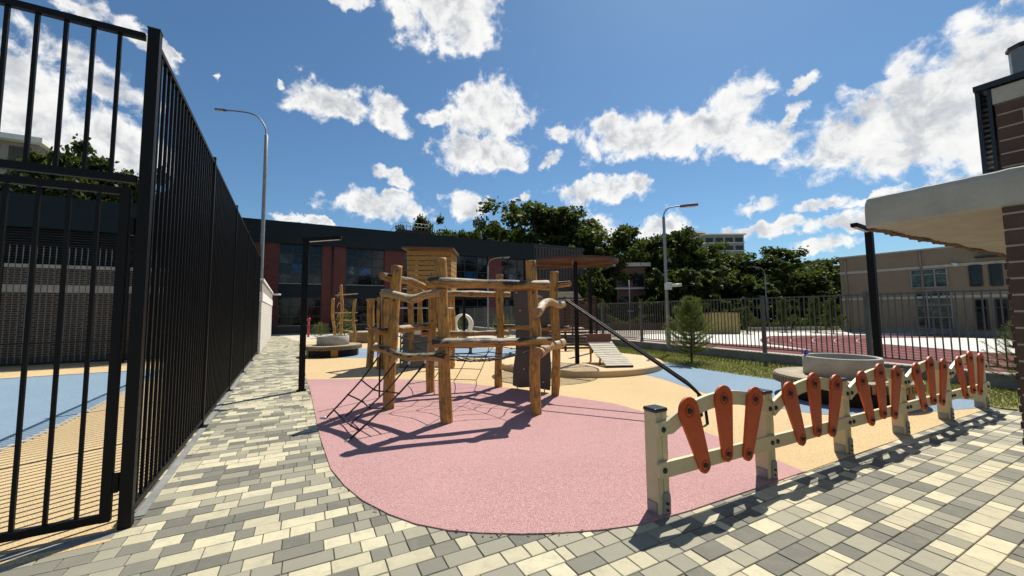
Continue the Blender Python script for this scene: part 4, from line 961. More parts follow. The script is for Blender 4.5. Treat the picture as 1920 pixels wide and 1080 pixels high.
for z in (.4, .75): mb.tube([O2+UD*(ta+.1)-BN*.1+Z*(zb_+z), O2+UD*(tb-.1)-BN*.1+Z*(zb_+z)], .022, 6)
P = O2+UD*(ta+.1)-BN*.1; mb.tube([P+Z*(zb_+.75), P-UD*1.3+Z*(TOP+.06)], .022, 6); mb.build('railing', M_galv, rt)
# brown ribbed hall right of the school
hl = thing('ribbed_hall', BO+UD*30, 'brown ribbed metal hall right of the school behind the pergola', 'building')
ta, tb = T1+.12, T1+.12+7.5; P = BO+UD*(T1+3); zt_ = zat(*(BO+UD*(T1+.2))[:2], 458)
MB().obox(*fbox(BO, UD, BN, ta, tb, 0, zt_, -10, -.5)).build('wall', M_brownmetal, hl)
mb = MB(); t = ta+.2
while t < tb: mb.obox(*fbox(BO, UD, BN, t, t+.10, 3.0, zt_-.25, -.499, -.38)); t += .42
mb.build('ribs', M_ltgrey if False else M_brownmetal, hl); MB().obox(*fbox(BO, UD, BN, ta-.05, tb+.05, zt_, zt_+.15, -10.1, -.3)).build('roof_edge', M_mull, hl)
# left building behind the court
LO = Vector((-15.13, 13.34, 0)); lbld = thing('court_side_building', LO, 'low brown brick building with white bands, louvres and teal fascia behind the court', 'building')
LT0, LT1 = -14.0, 4.3
MB().obox(*fbox(LO, UD, BN, LT0, LT1, 0, 5.5, -9, -.1)).build('body', M_interior, lbld)
MB().obox(*fbox(LO, UD, BN, LT0, LT1, .25, 2.38, -.099, .02)).build('lower_brick_wall', M_bbrick, lbld)
MB().obox(*fbox(LO, UD, BN, LT0, LT1, 0, .25, -.099, .05)).build('plinth', M_mull, lbld)
MB().obox(*fbox(LO, UD, BN, LT0, LT1, 2.38, 2.64, -.099, .05)).build('white_band', M_conc, lbld)
MB().obox(*fbox(LO, UD, BN, LT0, LT1, 2.64, 3.20, -.099, .02)).build('upper_brick_wall', M_bbrick, lbld)
MB().obox(*fbox(LO, UD, BN, LT0, LT1, 3.20, 3.32, -.099, .07)).build('coping', M_conc, lbld)
mb = MB()
for k in range(13): z = 3.36+k*.088; c_, a1, a2, a3 = fbox(LO, UD, BN, LT0, LT1, z, z+.07, -.09, -.03); mb.obox(c_, a1, a2+Z*.025, a3*.18)
mb.build('louvres', M_mull, lbld)
MB().obox(*fbox(LO, UD, BN, LT0-.1, LT1+.05, 4.52, 5.62, -.4, .22)).build('fascia', M_teal, lbld)
# roofline fences / rails peeking over
mb = MB()
for k in range(30): P = LO+UD*(-14+k*.45)-BN*3; mb.tube([P+Z*5.4, P+Z*6.3], .02, 5)
mb.build('roof_railing', M_galv, lbld)
# inner court fence
cfn = thing('court_fence', LO+BN*.85, 'thinner dark railing fence in front of the brown brick building', 'fence')
CO = LO+BN*.85; 
for k in range(7):
    P = CO+UD*(-12.8+k*2.9); postbox(MB(), P, .08, 3.95).build('post', M_black, cfn)
for k in range(6):
    t0 = -12.8+k*2.9; mb = MB()
    for j in range(1, 20): P = CO+UD*(t0+j*.145); mb.obox((P.x, P.y, 2.0), UD*.010, BN*.010, (0, 0, 1.86))
    mb.build('bar_panel', M_gfence, cfn)
    for z in (.12, .75, 3.86): P = CO+UD*(t0+1.45); MB().obox((P.x, P.y, z), UD*1.41, BN*.016, (0, 0, .018)).build('rail', M_black, cfn)
# whitewashed wall past the end of the fence
ww = thing('whitewashed_wall', F0+FD*20, 'sunlit whitewashed brick wall at the far end of the black fence', 'wall')
s0_, s1_ = 15.2, 28.0; WF = F0+UD*.08
def sbox(t0, t1, z0, z1, d0, d1): c = WF+FD*((t0+t1)/2)+UD*((d0+d1)/2)+Z*((z0+z1)/2); return (c, FD*((t1-t0)/2), UD*((d1-d0)/2), Z*((z1-z0)/2))
MB().obox(*sbox(s0_, s1_, 0, 2.15, -.2, 0)).build('lower_wall', M_wbrick, ww)
MB().obox(*sbox(s0_, s1_, 2.15, 2.52, -.22, .03)).build('band', M_whitep, ww)
MB().obox(*sbox(s0_, s1_, 2.52, 3.0, -.2, 0)).build('upper_wall', M_gbrick, ww)
MB().obox(*sbox(s0_-.03, s1_+.03, 3.0, 3.09, -.25, .05)).build('coping', M_whitep, ww)
P = WF+FD*25.5+UD*.2+Z*2.85; tag(MB().tube([P, P+UD*.35], .05, 10).obox(P-UD*.08, UD*.08, FD*.05, Z*.05).build('security_camera', M_ltgrey), 'small white camera fixed to the end of the whitewashed wall', 'camera')

# ------------------------------------------------------------------ retaining wall + grey fence
rwl = thing('retaining_wall', WA.lerp(WB, .5), 'low weathered concrete wall under the grey railing fence', 'wall')
def wbox(a, b, d0, d1, z0, z1): c = a.lerp(b, .5)+Wn*((d0+d1)/2); c.z = (z0+z1)/2; return (c, (b-a)*.5, Wn*((d1-d0)/2), Z*((z1-z0)/2))
MB().obox(*wbox(w_far, w_near, 0, .3, LOW, .27)).build('wall_body', M_concd, rwl)
MB().obox(*wbox(w_far, w_near, -.02, .34, .27, .30)).build('coping', M_conc, rwl)
gf = thing('grey_railing_fence', WA.lerp(WB, .5)+Z*.3, 'grey railing fence on the low concrete wall in front of the running track', 'fence')
L_ = (w_near-w_far).length; nb = round(L_/2.55); st_ = L_/nb
# phase so a post stands at the photo column 1390
pp = (G(1390, 684)-w_far).dot(WDir); ph_ = pp % st_
dists = []
d = ph_
while d < L_: dists.append(d); d += st_
for d in dists:
    P = w_far+WDir*d+Wn*.14; MB().obox((P.x, P.y, 1.14), WDir*.045, Wn*.045, (0, 0, .87)).build('post', M_gfence, gf)
for i in range(len(dists)-1):
    a, b = w_far+WDir*(dists[i]+.045)+Wn*.14, w_far+WDir*(dists[i+1]-.045)+Wn*.14
    if (a+b).y/2 > 46: continue
    mb = MB(); n = 20
    for j in range(1, n): P = a.lerp(b, j/n); mb.obox((P.x, P.y, 1.18), WDir*.0105, Wn*.0105, (0, 0, .78))
    mb.build('bar_panel', M_gfence, gf)
    for z in (.42, 1.93): q = a.lerp(b, .5); MB().obox((q.x, q.y, z), (b-a)*.5, Wn*.017, (0, 0, .017)).build('rail', M_gfence, gf)

# ------------------------------------------------------------------ sports ground
def gl(px, py): return g2(px, py, LOW)
z0 = LOW
def low_sheet(name, pts, z, m): return sheet(name, pts, z, m, LOW-.01)
apr = [tuple((w_far+Wn*.34)[:2]), tuple((w_near+Wn*.34)[:2]), tuple((w_near+Wn*60)[:2]), tuple((w_far+Wn*45)[:2])]
low_sheet('sports_ground', [gl(1000, 612), gl(1600, 617), gl(2300, 640), tuple((w_near+Wn*25)[:2]), tuple((w_near+Wn*.34)[:2]), tuple((w_far+Wn*.34)[:2])], LOW+.004, ground_mat('sports_ground_gravel', (0.17, 0.15, 0.11), (0.24, 0.21, 0.16), (0.32, 0.28, 0.21), 0.9))
# stadium shaped track: straight legs parallel to the retaining wall
sdir = WDir; sn = Wn
tipo = Vector((*gl(1425, 639), 0)); tipi = Vector((*gl(1636, 643), 0))
near_in = Vector((*gl(1890, 668), 0)); 
cR = 7.2; wO = (tipi-tipo).length
def stadium(c, r, L, n=26):
    pts = [];
    for k in range(n+1):
        a = -math.pi/2+math.pi*k/n; pts.append(c-sdir*(r*math.cos(a))+sn*(r*math.sin(a)))
    q = [pts[0]+sdir*L]+pts+[pts[-1]+sdir*L]; return [(p.x, p.y) for p in q]
ctr = tipi+sdir*4.2+sn*.6
inner = 3.4; outer = inner+6.2
low_sheet('white_court_apron', [gl(1185, 640), gl(1210, 627), gl(1500, 622), gl(1900, 627), gl(2300, 640), gl(2300, 690), gl(1900, 665), gl(1420, 655), gl(1300, 651)], LOW+.008, M_white_conc)
low_sheet('running_track', [gl(1100, 630), gl(1250, 640), gl(1330, 643), gl(1425, 648)]+stadium(ctr, outer, 26)[::-1][1:-1][:0]+[gl(1425, 648), gl(1900, 690), gl(2300, 720), tuple((w_near+Wn*.36)[:2]), tuple((w_far+Wn*.36)[:2])], LOW+.012, M_redtrack)
ell = lambda x0_, x1_, yt, yb, n=24: [gl(*p) for p in [(x1_, yt)]+[((x0_+ (x1_-x0_)*.32)-(x1_-x0_)*.32*math.cos(t*math.pi-math.pi/2), (yt+yb*.0+ (640-yt))+0) for t in []]]
def cshape(x0_, yt0, yc, yb0, x1_, yt1, yb1, n=14):
    # outline drawn on the low ground: rounded end at photo column x0_
    r = 30; P = [(x1_, yt1)]
    for k in range(n+1):
        a = math.pi/2*(1-k/n*2); P.append((x0_+r*(1-math.cos(a)), yc-(yc-yt0)*math.sin(a) if a > 0 else yc-(yb0-yc)*math.sin(a)))
    P.append((x1_, yb1)); return [gl(*p) for p in P]
low_sheet('running_track_bend', cshape(1425, 630, 638, 647, 1985, 625.0, 720), LOW+.016, M_redtrack)
low_sheet('track_infield', cshape(1634, 634, 640, 646, 1985, 634, 672), LOW+.020, M_white_conc)
for i, x in enumerate((1440, 1482, 1523, 1564, 1606)):
    f = (i+1)/6; P = cshape(x, 631+f*2, 638+f*1.5, 645+f*.6, 1985, 627+f*6, 712-f*34, 14); mb = MB()
    for k in range(len(P)-1): mb.bar(Vector((*P[k], LOW+.018+.0)), Vector((*P[k+1], LOW+.018)), .03, .006)
    tag(mb.build('track_marking', M_white_conc), kind='structure')
# timber box, goal etc. seen through the railings
p = Vector((*gl(1362, 626), LOW)); w = at(1389, p.y)-at(1336, p.y); tb_ = thing('timber_store', p, 'yellow boarded timber box beside the white court apron', 'timber box'); mb = MB(); ht = zat(p.x, p.y, 588)-LOW
for k in range(12): x = p.x-w/2+w*(k+.5)/12; mb.box(x-w/24+.01, x+w/24-.01, p.y-.02, p.y+.02, LOW, LOW+ht)
mb.build('front_boards', M_timber, tb_); MB().box(p.x-w/2, p.x+w/2, p.y+.021, p.y+1.5, LOW, LOW+ht-.05).build('box', M_timber, tb_); MB().box(p.x-w/2-.05, p.x+w/2+.05, p.y-.05, p.y+1.6, LOW+ht, LOW+ht+.06).build('lid', M_benchd, tb_)
# low walls / hedges beyond the track
hd = Vector((*gl(1300, 612), 0))
def hedge(px0, px1, Y, h, label):
    x0, x1 = at(px0, Y), at(px1, Y); r = random.Random(int(px0)); V_, F_ = [], []
    for k in range(int((x1-x0)*260)):
        x = r.uniform(x0, x1); y = Y+r.uniform(-.6, .6); z = LOW+r.random()**.7*h*(.8+.25*math.sin(x*1.3)); s = r.uniform(.05, .11); d = Vector((r.gauss(0, 1), r.gauss(0, 1), r.gauss(0, 1))).normalized(); e = d.orthogonal().normalized()*s; d = d.cross(e).normalized()*s; c = Vector((x, y, z)); b = len(V_)
        V_ += [c-e-d*.6, c+e-d*.6, c+e*.7+d, c-e*.7+d]; F_.append((b, b+1, b+2, b+3))
    return tag(MB().add(V_, F_).build('hedge', M_leaf2), label, 'hedge')
hedge(1405, 1570, 42, 1.3, 'low green hedge running beyond the running track')
hedge(1120, 1330, 46, 1.7, 'leafy hedge beyond the sports ground, left of the timber box')
fw = Vector((at(1110, 45), 44, LOW)); mb = MB().box(at(1110, 44), at(1334, 44), 43.9, 44, LOW, LOW+.8); tag(mb.build('low_wall', M_dkslat), 'long low dark red wall beyond the sports ground', 'wall')
mb = MB().box(at(1400, 40.5), at(1570, 40.5), 40.4, 40.6, LOW, LOW+.35); tag(mb.build('low_kerb_wall', M_conc), 'pale low edging wall in front of the green hedge', 'wall')
# beige building
B0 = Vector((31.6, 37.6, LOW)); bu = -FD
beige = thing('beige_school_building', B0, 'two storey beige building with white bands beyond the running track', 'building')
bn_ = -UD; BL = 26
def bb2(t0, t1, z0, z1, d0, d1): return fbox(B0, bu, bn_, t0, t1, z0, z1, d0, d1)
bz = lambda z: z
H_b = 7.0; MB().obox(*bb2(0, BL, 0, H_b, -14, 0)).build('wall', M_beigeb, beige)
MB().obox(*bb2(-.1, BL, H_b, H_b+.12, -14.1, .08)).build('roof_edge', M_conc, beige)
def tB(px): 
    d = ray(px, 560); A = np.array([[d.x, -bu.x], [d.y, -bu.y]]); return float(np.linalg.solve(A, np.array([B0.x, B0.y]))[1])
def zB(px, py): t = tB(px); P = B0+bu*t; return zat(P.x, P.y, py)-LOW
zz = lambda px, py: zB(px, py)
MB().obox(*bb2(0, BL, zz(1750, 503), zz(1750, 498), 0, .06)).build('upper_band', M_conc, beige)
MB().obox(*bb2(0, BL, zz(1640, 562), zz(1640, 558), 0, .05)).build('middle_band', M_conc, beige)
MB().obox(*bb2(-.05, BL, 0, .35, 0, .08)).build('plinth', M_concd, beige)
for nm, ts, py0, py1, cols, rows, fm, gm in (('window', (1712, 1780), 540, 500, 3, 2, M_mullw, M_glassg), ('window', (1717, 1784), 616, 546, 3, 3, M_mullw, M_glassg), ('window', (1823, 1845), 537, 498, 1, 2, M_mull, M_glass), ('window', (1861, 1883), 536, 496, 1, 2, M_mull, M_glass), ('window', (1828, 1850), 617, 562, 1, 2, M_mull, M_glass), ('window', (1866, 1889), 617, 561, 1, 2, M_mull, M_glass)):
    a, b = tB(ts[0]), tB(ts[1]); z0_, z1_ = max(.36, zz(ts[0], py0)), zz(ts[0], py1); fr = MB()
    if nm == 'window' and rows == 2 and cols == 3: z1_ = zz(1750, 503)-.08
    xs = [a+(b-a)*k/cols for k in range(cols+1)]; zs = [z0_+(z1_-z0_)*f for f in ((0, .72, 1) if rows == 2 else (0, .3, .62, 1))]
    for x in xs: fr.obox(*bb2(x-.05, x+.05, z0_, z1_, .001, .10))
    for z in zs: fr.obox(*bb2(a+.05, b-.05, z-.04, z+.04, .002, .095))
    fo = fr.build('window', fm, beige)
    for i in range(cols):
        for j in range(len(zs)-1): MB().obox(*bb2(xs[i]+.052, xs[i+1]-.052, zs[j]+.042, zs[j+1]-.042, .01, .03)).build('pane', gm, fo)
for tt in (.5, 5.6): MB().tube([B0+bu*tt+bn_*.12+Z*.1, B0+bu*tt+bn_*.12+Z*(H_b-.1)], .06, 8).build('downpipe', M_beigeb, beige)
MB().obox(*bb2(tB(1838), tB(1880)+2, zz(1850, 484), zz(1850, 481), .05, .6)).build('awning_bar', M_mull, beige)
tcam = B0+bu*tB(1793)+bn_*.3+Z*zz(1793, 495); MB().tube([tcam-bn_*.28, tcam], .05, 8).tube([tcam, tcam+Vector((-.1, -.35, -.1))], .11, 10).build('wall_camera', M_ltgrey, beige)
MB().obox(*bb2(tB(1820), tB(1900)+4, H_b+.12, H_b+.9, -4, -1.2)).build('roof_plant', M_mullw, beige)

# ------------------------------------------------------------------ right brick corner, canopy and upper storey
e1 = Vector((.5, -.866, 0)).normalized(); e2 = Vector((.866, .5, 0))      # along the visible west face; inwards
nearY = 2.1; CO2 = Vector((at(1901, nearY), nearY, 0)); ZU = zat(at(1890, nearY), nearY, 388)
rb_ = thing('brick_corner_building', CO2, 'near brown brick wall end with pale mortar under the canopy at the right edge', 'building')
MB().obox(CO2+e1*1.2+e2*.6+Z*(ZU/2), e1*1.2, e2*.6, Z*(ZU/2)).build('mortar_core', M_mortar, rb_)
mb = MB(); z = .003; k = 0; bp = .0877
while z < ZU-.03:
    h = min(.0757, ZU-.004-z); t = -.004; L = .25 if k % 2 else .12
    while t < 2.3: mb.obox(CO2+e1*(t+L/2)+e2*.045+Z*(z+h/2), e1*(L/2), e2*.053, Z*(h/2)); t += L+.011; L = .25
    z += bp; k += 1
mb.build('brick_courses', M_blockbrick, rb_, .002, 1)
farY = 4.4; CO3 = Vector((at(1897, farY), farY, 0))
rb2 = thing('brick_pier', CO3, 'narrow brown brick pier behind the near brick wall under the canopy', 'pier')
MB().obox(CO3+e1*.19+e2*.19+Z*(ZU/2), e1*.19, e2*.19, Z*(ZU/2)).build('mortar_core', M_mortar, rb2)
mb = MB(); z = .003; k = 0
while z < ZU-.03:
    h = min(.0757, ZU-.004-z); o_ = .012 if k % 2 else 0
    mb.obox(CO3+e1*.19+e2*.045+Z*(z+h/2), e1*(.196+o_), e2*.053, Z*(h/2)); mb.obox(CO3+e1*.19+e2*.33+Z*(z+h/2), e1*(.196), e2*.053, Z*(h/2)); z += bp; k += 1
mb.build('brick_courses', M_blockbrick, rb2, .002, 1)
c0 = G(1619, 429, ZU); ZT = zat(c0.x, c0.y, 373); c0.z = 0; bk = G(1805, 465, ZU); bdir = Vector((bk.x-c0.x, bk.y-c0.y, 0)).normalized()
fr_ = G(1890, 386, ZU); fdir = Vector((fr_.x-c0.x, fr_.y-c0.y, 0)).normalized()
cn = thing('concrete_canopy', c0+Z*ZU, 'thick cream canopy slab with worn render and torn back edge, upper right', 'canopy')
def canopy():
    mb = MB(); H = ZT-ZU; prof = [(.012, ZU), (.002, ZU+.012), (0, ZU+.03), (.0, ZU+H*.55), (.004, ZU+H*.82), (.014, ZU+H*.96), (.03, ZU+H)]
    r = random.Random(4); Lc, Wc = 2.6, 4.6; outl_ = []; rr = .05
    for k in range(61): outl_.append(c0+fdir*(Lc-(Lc-rr)*k/60))
    for k in range(1, 7):
        t = k/6; outl_.append(c0+fdir*(rr*(1-t)**2)+bdir*(rr*t**2))
    for k in range(1, 41): outl_.append(c0+bdir*(rr+(Wc-rr)*k/40))
    n = len(outl_); c3 = c0+fdir*Lc+bdir*Wc; cc = c0.lerp(c3, .5); nrm = []
    for i in range(n):
        d = (outl_[min(i+1, n-1)]-outl_[max(i-1, 0)]).normalized(); q = Vector((-d.y, d.x, 0)); q = q if q.dot(cc-outl_[i]) > 0 else -q; nrm.append(q)
    vs = []; jt = [r.uniform(-.0035, .002) for _ in range(n)]
    for (ins, z) in prof:
        for i in range(n): vs.append(outl_[i]+nrm[i]*ins+Z*(z+(jt[i] if z > ZU+H*.9 else 0)))
    fs = [(a*n+i, a*n+i+1, (a+1)*n+i+1, (a+1)*n+i) for a in range(len(prof)-1) for i in range(n-1)]
    b = len(vs); vs += [c3+Z*ZU, c3+Z*ZT]
    fs.append(tuple(list(range(n))[::-1])+(b,)); fs.append(tuple(range((len(prof)-1)*n, len(prof)*n))+(b+1,))
    mb.add(vs, fs, False); return mb
canopy().build('slab', M_stucco, cn)
M_torn = simple('torn_render_edge', (0.13, 0.075, 0.04), 0.9, 0, 0.6, 60, .6, 120, .004)
r = random.Random(9); vs, fs = [], []; n = 150; hgt = .01
inn = Vector((fdir.x, fdir.y, 0))
for i in range(n+1):
    t = .03+3.2*i/n; P = c0+bdir*t; hgt = max(.003, hgt*.8+abs(r.gauss(0, .006))*.4+(.012 if r.random() < .03 else 0)); g_ = .028+r.uniform(-.010, .010)+.02*math.sin(t*5)**2
    vs += [P+inn*.004+Z*(ZU+.001), P+inn*.010+Z*(ZU-hgt), P+inn*g_+Z*(ZU-hgt*.7), P+inn*(g_+.012)+Z*(ZU-.001)]
for i in range(n): b = i*4; fs += [(b+j, b+4+j, b+5+j, b+1+j) for j in range(3)]
mb = MB(); mb.add(vs, fs); mb.build('torn_edge', M_torn, cn)
# upper part on the slab
def atr(px, py, Y): d = ray(px, py); return d.x/d.y*Y
upY = 2.5; U0 = Vector((atr(1869, 240, upY), upY, 0)); up = thing('upper_brick_storey', U0+Z*ZT, 'brown brick box with dark louvred edge standing on top of the cream canopy', 'building')
def tU(px, py=250):
    d = ray(px, py); A = np.array([[d.x, -e1.x], [d.y, -e1.y]]); return float(np.linalg.solve(A, np.array([U0.x, U0.y]))[1])
def ub(a0, a1, b0, b1, z0_, z1_): return (U0+e1*((a0+a1)/2)+e2*((b0+b1)/2)+Z*((z0_+z1_)/2), e1*((a1-a0)/2), e2*((b1-b0)/2), Z*((z1_-z0_)/2))
tl = tU(1835, 240); PU = U0+e1*tl; zt_u = zat(PU.x, PU.y, 166)
MB().obox(*ub(.004, 1.6, .004, 1.4, ZT-.02, zt_u-.155)).build('mortar_core', M_mortar, up)
mb = MB(); z = ZT-.015; k = 0
while z < zt_u-.17:
    h = min(.0757, zt_u-.160-z); t = 0.0; L = .12 if k % 2 else .25
    while t < 1.5: mb.obox(*ub(t, t+L-.011, -.004, .08, z, z+h)); t += L; L = .25
    z += bp; k += 1
mb.build('brick_courses', M_blockbrick, up, .002, 1)
MB().obox(*ub(-.006, 1.6, -.010, 1.4, zt_u-.150, zt_u-.045)).build('cornice', M_stucco, up)
MB().obox(*ub(tl-.004, 1.6, -.035, 1.45, zt_u-.036, zt_u)).build('roof_edge', M_mull, up)
MB().obox(*ub(tl, tl+.02, -.02, .2, ZT-.02, zt_u-.04)).build('louvre_post', M_mull, up); MB().obox(*ub(-.026, -.009, -.014, .2, ZT-.02, zt_u-.04)).build('louvre_post', M_mull, up)
mb = MB(); z = ZT+.01
while z < zt_u-.06: c_, a1, a2, a3 = ub(tl+.021, -.027, .01, .05, z, z+.008); mb.obox(c_, a1, a2+Z*.013, a3*.6); z += .036
mb.build('louvres', M_mull, up)
chp = Vector((atr(1925, 112, 2.75), 2.75, 0)); zc1 = zat(chp.x, chp.y, 92); Rc = .075
ch_ = thing('metal_chimney', chp+Z*zt_u, 'grey sheet metal chimney at the top right corner', 'chimney'); MB().lathe([(Rc, zt_u-.1), (Rc*1.08, zc1)], chp, 9, False).build('flue', M_zinc, ch_)
MB().lathe([(Rc*1.08, zc1), (Rc*1.25, zc1+.012), (Rc*1.25, zc1+.03), (.001, zc1+.05)], chp, 9, False).build('cowl', M_mull, ch_)

# ------------------------------------------------------------------ vegetation
def leaf_cloud(rs, centers, n_per, rad_, size, flat=1.0):
    C = np.repeat(np.array([c for c, _ in centers]), n_per, axis=0); R = np.repeat(np.array([r for _, r in centers]), n_per)
    N = len(C); d = rs.normal(size=(N, 3)); d /= np.linalg.norm(d, axis=1)[:, None]; rr = R*(rs.random(N)**.5)*(1+.55*(rs.random(N) < .18))
    P = C+d*rr[:, None]*np.array([1, 1, flat]); a = rs.normal(size=(N, 3)); a /= np.linalg.norm(a, axis=1)[:, None]; b = rs.normal(size=(N, 3)); b -= a*(a*b).sum(1)[:, None]; b /= np.linalg.norm(b, axis=1)[:, None]
    s = size*(.6+.8*rs.random(N))[:, None]; a *= s; b *= s*.75
    V_ = np.stack([P-a*.9-b*.5, P+a*.1-b, P+a, P-a*.2+b], 1).reshape(-1, 3); F_ = [(4*i, 4*i+1, 4*i+2, 4*i+3) for i in range(N)]
    return V_, F_
def tree_proto(seed, H, Rw, trunk_f, m, nclump, nleaf, lsize, label, cat='tree', group=None, low=False):
    rs = np.random.default_rng(seed); r = random.Random(seed)
    t = thing('tree', (0, 0, 0), label, cat, group)
    # main limbs first; the leaf clumps gather along and at the ends of them, so gaps stay between limbs
    cl = []; limbs = []; nl = 9 if not low else 12
    for k in range(nl):
        f = (k+.5)/nl; a = k*2.4+r.uniform(-.4, .4); z0_ = H*(trunk_f+.05+.45*f); reach = Rw*(math.sin(math.pi*min(.95, .28+.68*f))**.7)*r.uniform(.72, 1.08) if not low else Rw*(1.02-.6*f)*r.uniform(.8, 1.1)
        rise = H*(.10+.28*f)*r.uniform(.8, 1.2); e = Vector((math.cos(a)*reach, math.sin(a)*reach, min(H*.95, z0_+rise))); mid = Vector((e.x*.5, e.y*.5, z0_+rise*.35)); limbs.append((Vector((0, 0, z0_)), mid, e))
        for j in range(max(3, nclump//nl)):
            q = r.uniform(.40, 1.05); c = Vector((0, 0, z0_)).lerp(mid, min(1, q*2)) if q < .5 else mid.lerp(e, (q-.5)*2); sp = H*.055*(1+q)
            c = c+Vector((r.gauss(0, sp), r.gauss(0, sp), r.gauss(0, sp*.8))); cr = H*r.uniform(.035, .075); cl.append(((c.x, c.y, min(max(c.z, cr), H-cr*.7)), cr))
    for j in range(nclump//5):
        cr = H*r.uniform(.035, .065); cl.append(((r.gauss(0, Rw*.22), r.gauss(0, Rw*.22), H*r.uniform(.78, .97)-cr*.3), cr))
    if low:
        for j in range(nclump//3): a = r.random()*6.28; q = Rw*math.sqrt(r.random()); cl.append(((math.cos(a)*q, math.sin(a)*q, H*r.uniform(.05, .45)), H*.075))
    V_, F_ = leaf_cloud(rs, cl, nleaf, 1, lsize, .85); MB().add(V_.tolist(), F_).build('crown', m, t, local=True)
    mb = MB(); mb.tube([(0, 0, 0), (.1, 0, H*.2), (-.05, .1, H*.45), (0, 0, H*.82)], [H*.024, H*.019, H*.013, H*.004], 8)
    for p0, p1, p2 in limbs: mb.tube([p0, p1, p2], [H*.010, H*.007, H*.002], 5, False)
    mb.build('trunk', M_bark, t, local=True); return t
TP = [tree_proto(1, 14, 4.6, .16, M_leaf, 90, 150, .20, ''), tree_proto(2, 14, 4.4, .12, M_leaf, 84, 150, .20, ''), tree_proto(3, 14, 4.8, .18, M_leaf2, 90, 145, .21, ''), tree_proto(5, 14, 4.2, .10, M_leaf2, 80, 150, .19, ''), tree_proto(9, 7.5, 4.8, .03, M_leaf, 110, 190, .19, '', low=True)]
used = [False]*5
def plant(px, ytop, wpx, Y, v, label, group, base=None):
    base = LOW if base is None else base
    X = at(px, Y); h = zat(X, Y, ytop)-base; w = abs(at(px+wpx/2, Y)-at(px-wpx/2, Y))*1.55
    o = TP[v] if not used[v] else copy_tree(TP[v]); used[v] = True
    o.location = (X, Y, base); hz_ = h/(7.6 if v == 4 else 14.2); sx_ = min(max(w/9.4, .72*hz_), 1.35*hz_); o.scale = (sx_, sx_, hz_); o.rotation_euler = (0, 0, (px*7 % 628)/100); o['label'] = label; o['category'] = 'tree'; o['group'] = group
g1, g2_ = 'trees beyond the school and sports ground', 'trees behind the court building'
TL = [(600+190, 404, 62, 62, 1, 'tall narrow tree rising behind the roof railing of the school'), (838, 430, 44, 64, 0, 'small tree top right of the roof railing, above the school fascia'), (882, 424, 60, 66, 2, 'round tree top above the school fascia, third from the roof box'), (928, 410, 62, 64, 1, 'tree with ragged top just left of the tallest big tree'), (966, 428, 60, 70, 0, 'low tree filling the gap left of the tallest big tree'),
 (1022, 381, 130, 60, 0, 'tallest broad dark tree above the pergola'), (1082, 402, 90, 62, 2, 'broad tree joined to the right side of the tallest tree'), (1134, 452, 66, 60, 1, 'lower tree right of the tallest pair of trees'), (1178, 418, 86, 56, 3, 'pointed tree left of the tall street lamp'), (1222, 444, 70, 58, 1, 'dark tree just left of the street lamp pole'), (1268, 431, 80, 54, 0, 'tree crossing behind the street lamp pole'),
 (1318, 458, 80, 52, 2, 'tree in front of the left end of the far apartment block'), (1358, 470, 86, 56, 1, 'tree under the glazed corner of the far apartment block'), (1402, 485, 80, 54, 0, 'tree at the right foot of the far apartment block'), (1463, 461, 92, 52, 3, 'rounded tree midway between apartment block and beige building'), (1502, 488, 74, 56, 2, 'tree sloping down left of the beige building'), (1538, 486, 70, 58, 0, 'last tree before the beige building'), (1438, 500, 70, 60, 1, 'low tree behind the far street lamp'),
 (1088, 505, 60, 48, 4, 'bushy tree low behind the pergola posts'), (1122, 520, 64, 50, 4, 'bushy tree with red brick house peeping past it'), (1262, 500, 84, 49, 4, 'dense bush behind the young pine'), (1300, 505, 110, 47, 4, 'dense bush behind the timber box'), (1372, 515, 110, 50, 4, 'dense dark bush right of the timber box'), (1440, 520, 100, 49, 4, 'dense bush left of the beige building'), (1505, 525, 100, 50, 4, 'dense bush just left of the beige building corner'), (1555, 545, 60, 51, 4, 'small dense bush touching the beige building'),
 (1120, 470, 90, 64, 1, 'dark tree filling the gap behind the pergola roof'), (1200, 480, 90, 66, 0, 'dark tree filling the gap left of the street lamp')]
for (px, yt, w, Y, v, lb) in TL: plant(px, yt, w, Y, v, lb, g1)
TL2 = [(20, 335, 90, 27, 3, 'leafy tree left behind the court building, under the apartment block'), (75, 300, 100, 26, 0, 'dark tree behind the court building, second from the left edge'), (150, 281, 70, 25, 1, 'tallest feathery tree behind the court building'), (182, 318, 70, 27, 2, 'bright green tree right of the tallest one behind the court'), (240, 332, 90, 25, 3, 'yellow green tree beside the top of the fence corner post'), (120, 320, 90, 28, 0, 'dark tree hidden between two others behind the court'), (315, 352, 80, 26, 1, 'tree seen through the long black fence'), (365, 372, 70, 28, 2, 'far tree seen through the long black fence'), (-60, 330, 120, 28, 1, 'tree at the far left edge behind the gate')]
for (px, yt, w, Y, v, lb) in TL2: plant(px, yt, w*1.1, Y, v, lb, g2_, 0)
for k in range(12):  # unseen trees added out of frame, for the window glass to reflect
    o = copy_tree(TP[k % 3]); o.location = (44+5*(k % 3)+rnd.uniform(-2, 2), -34+3.6*k, LOW); q = rnd.uniform(.8, 1.2); o.scale = (q*1.1, q*1.1, q); o.rotation_euler = (0, 0, k*1.7)
    o['label'] = 'unseen tree added right of the beige building for the windows to reflect'; o['category'] = 'tree'; o['group'] = 'unseen trees added for window reflections'
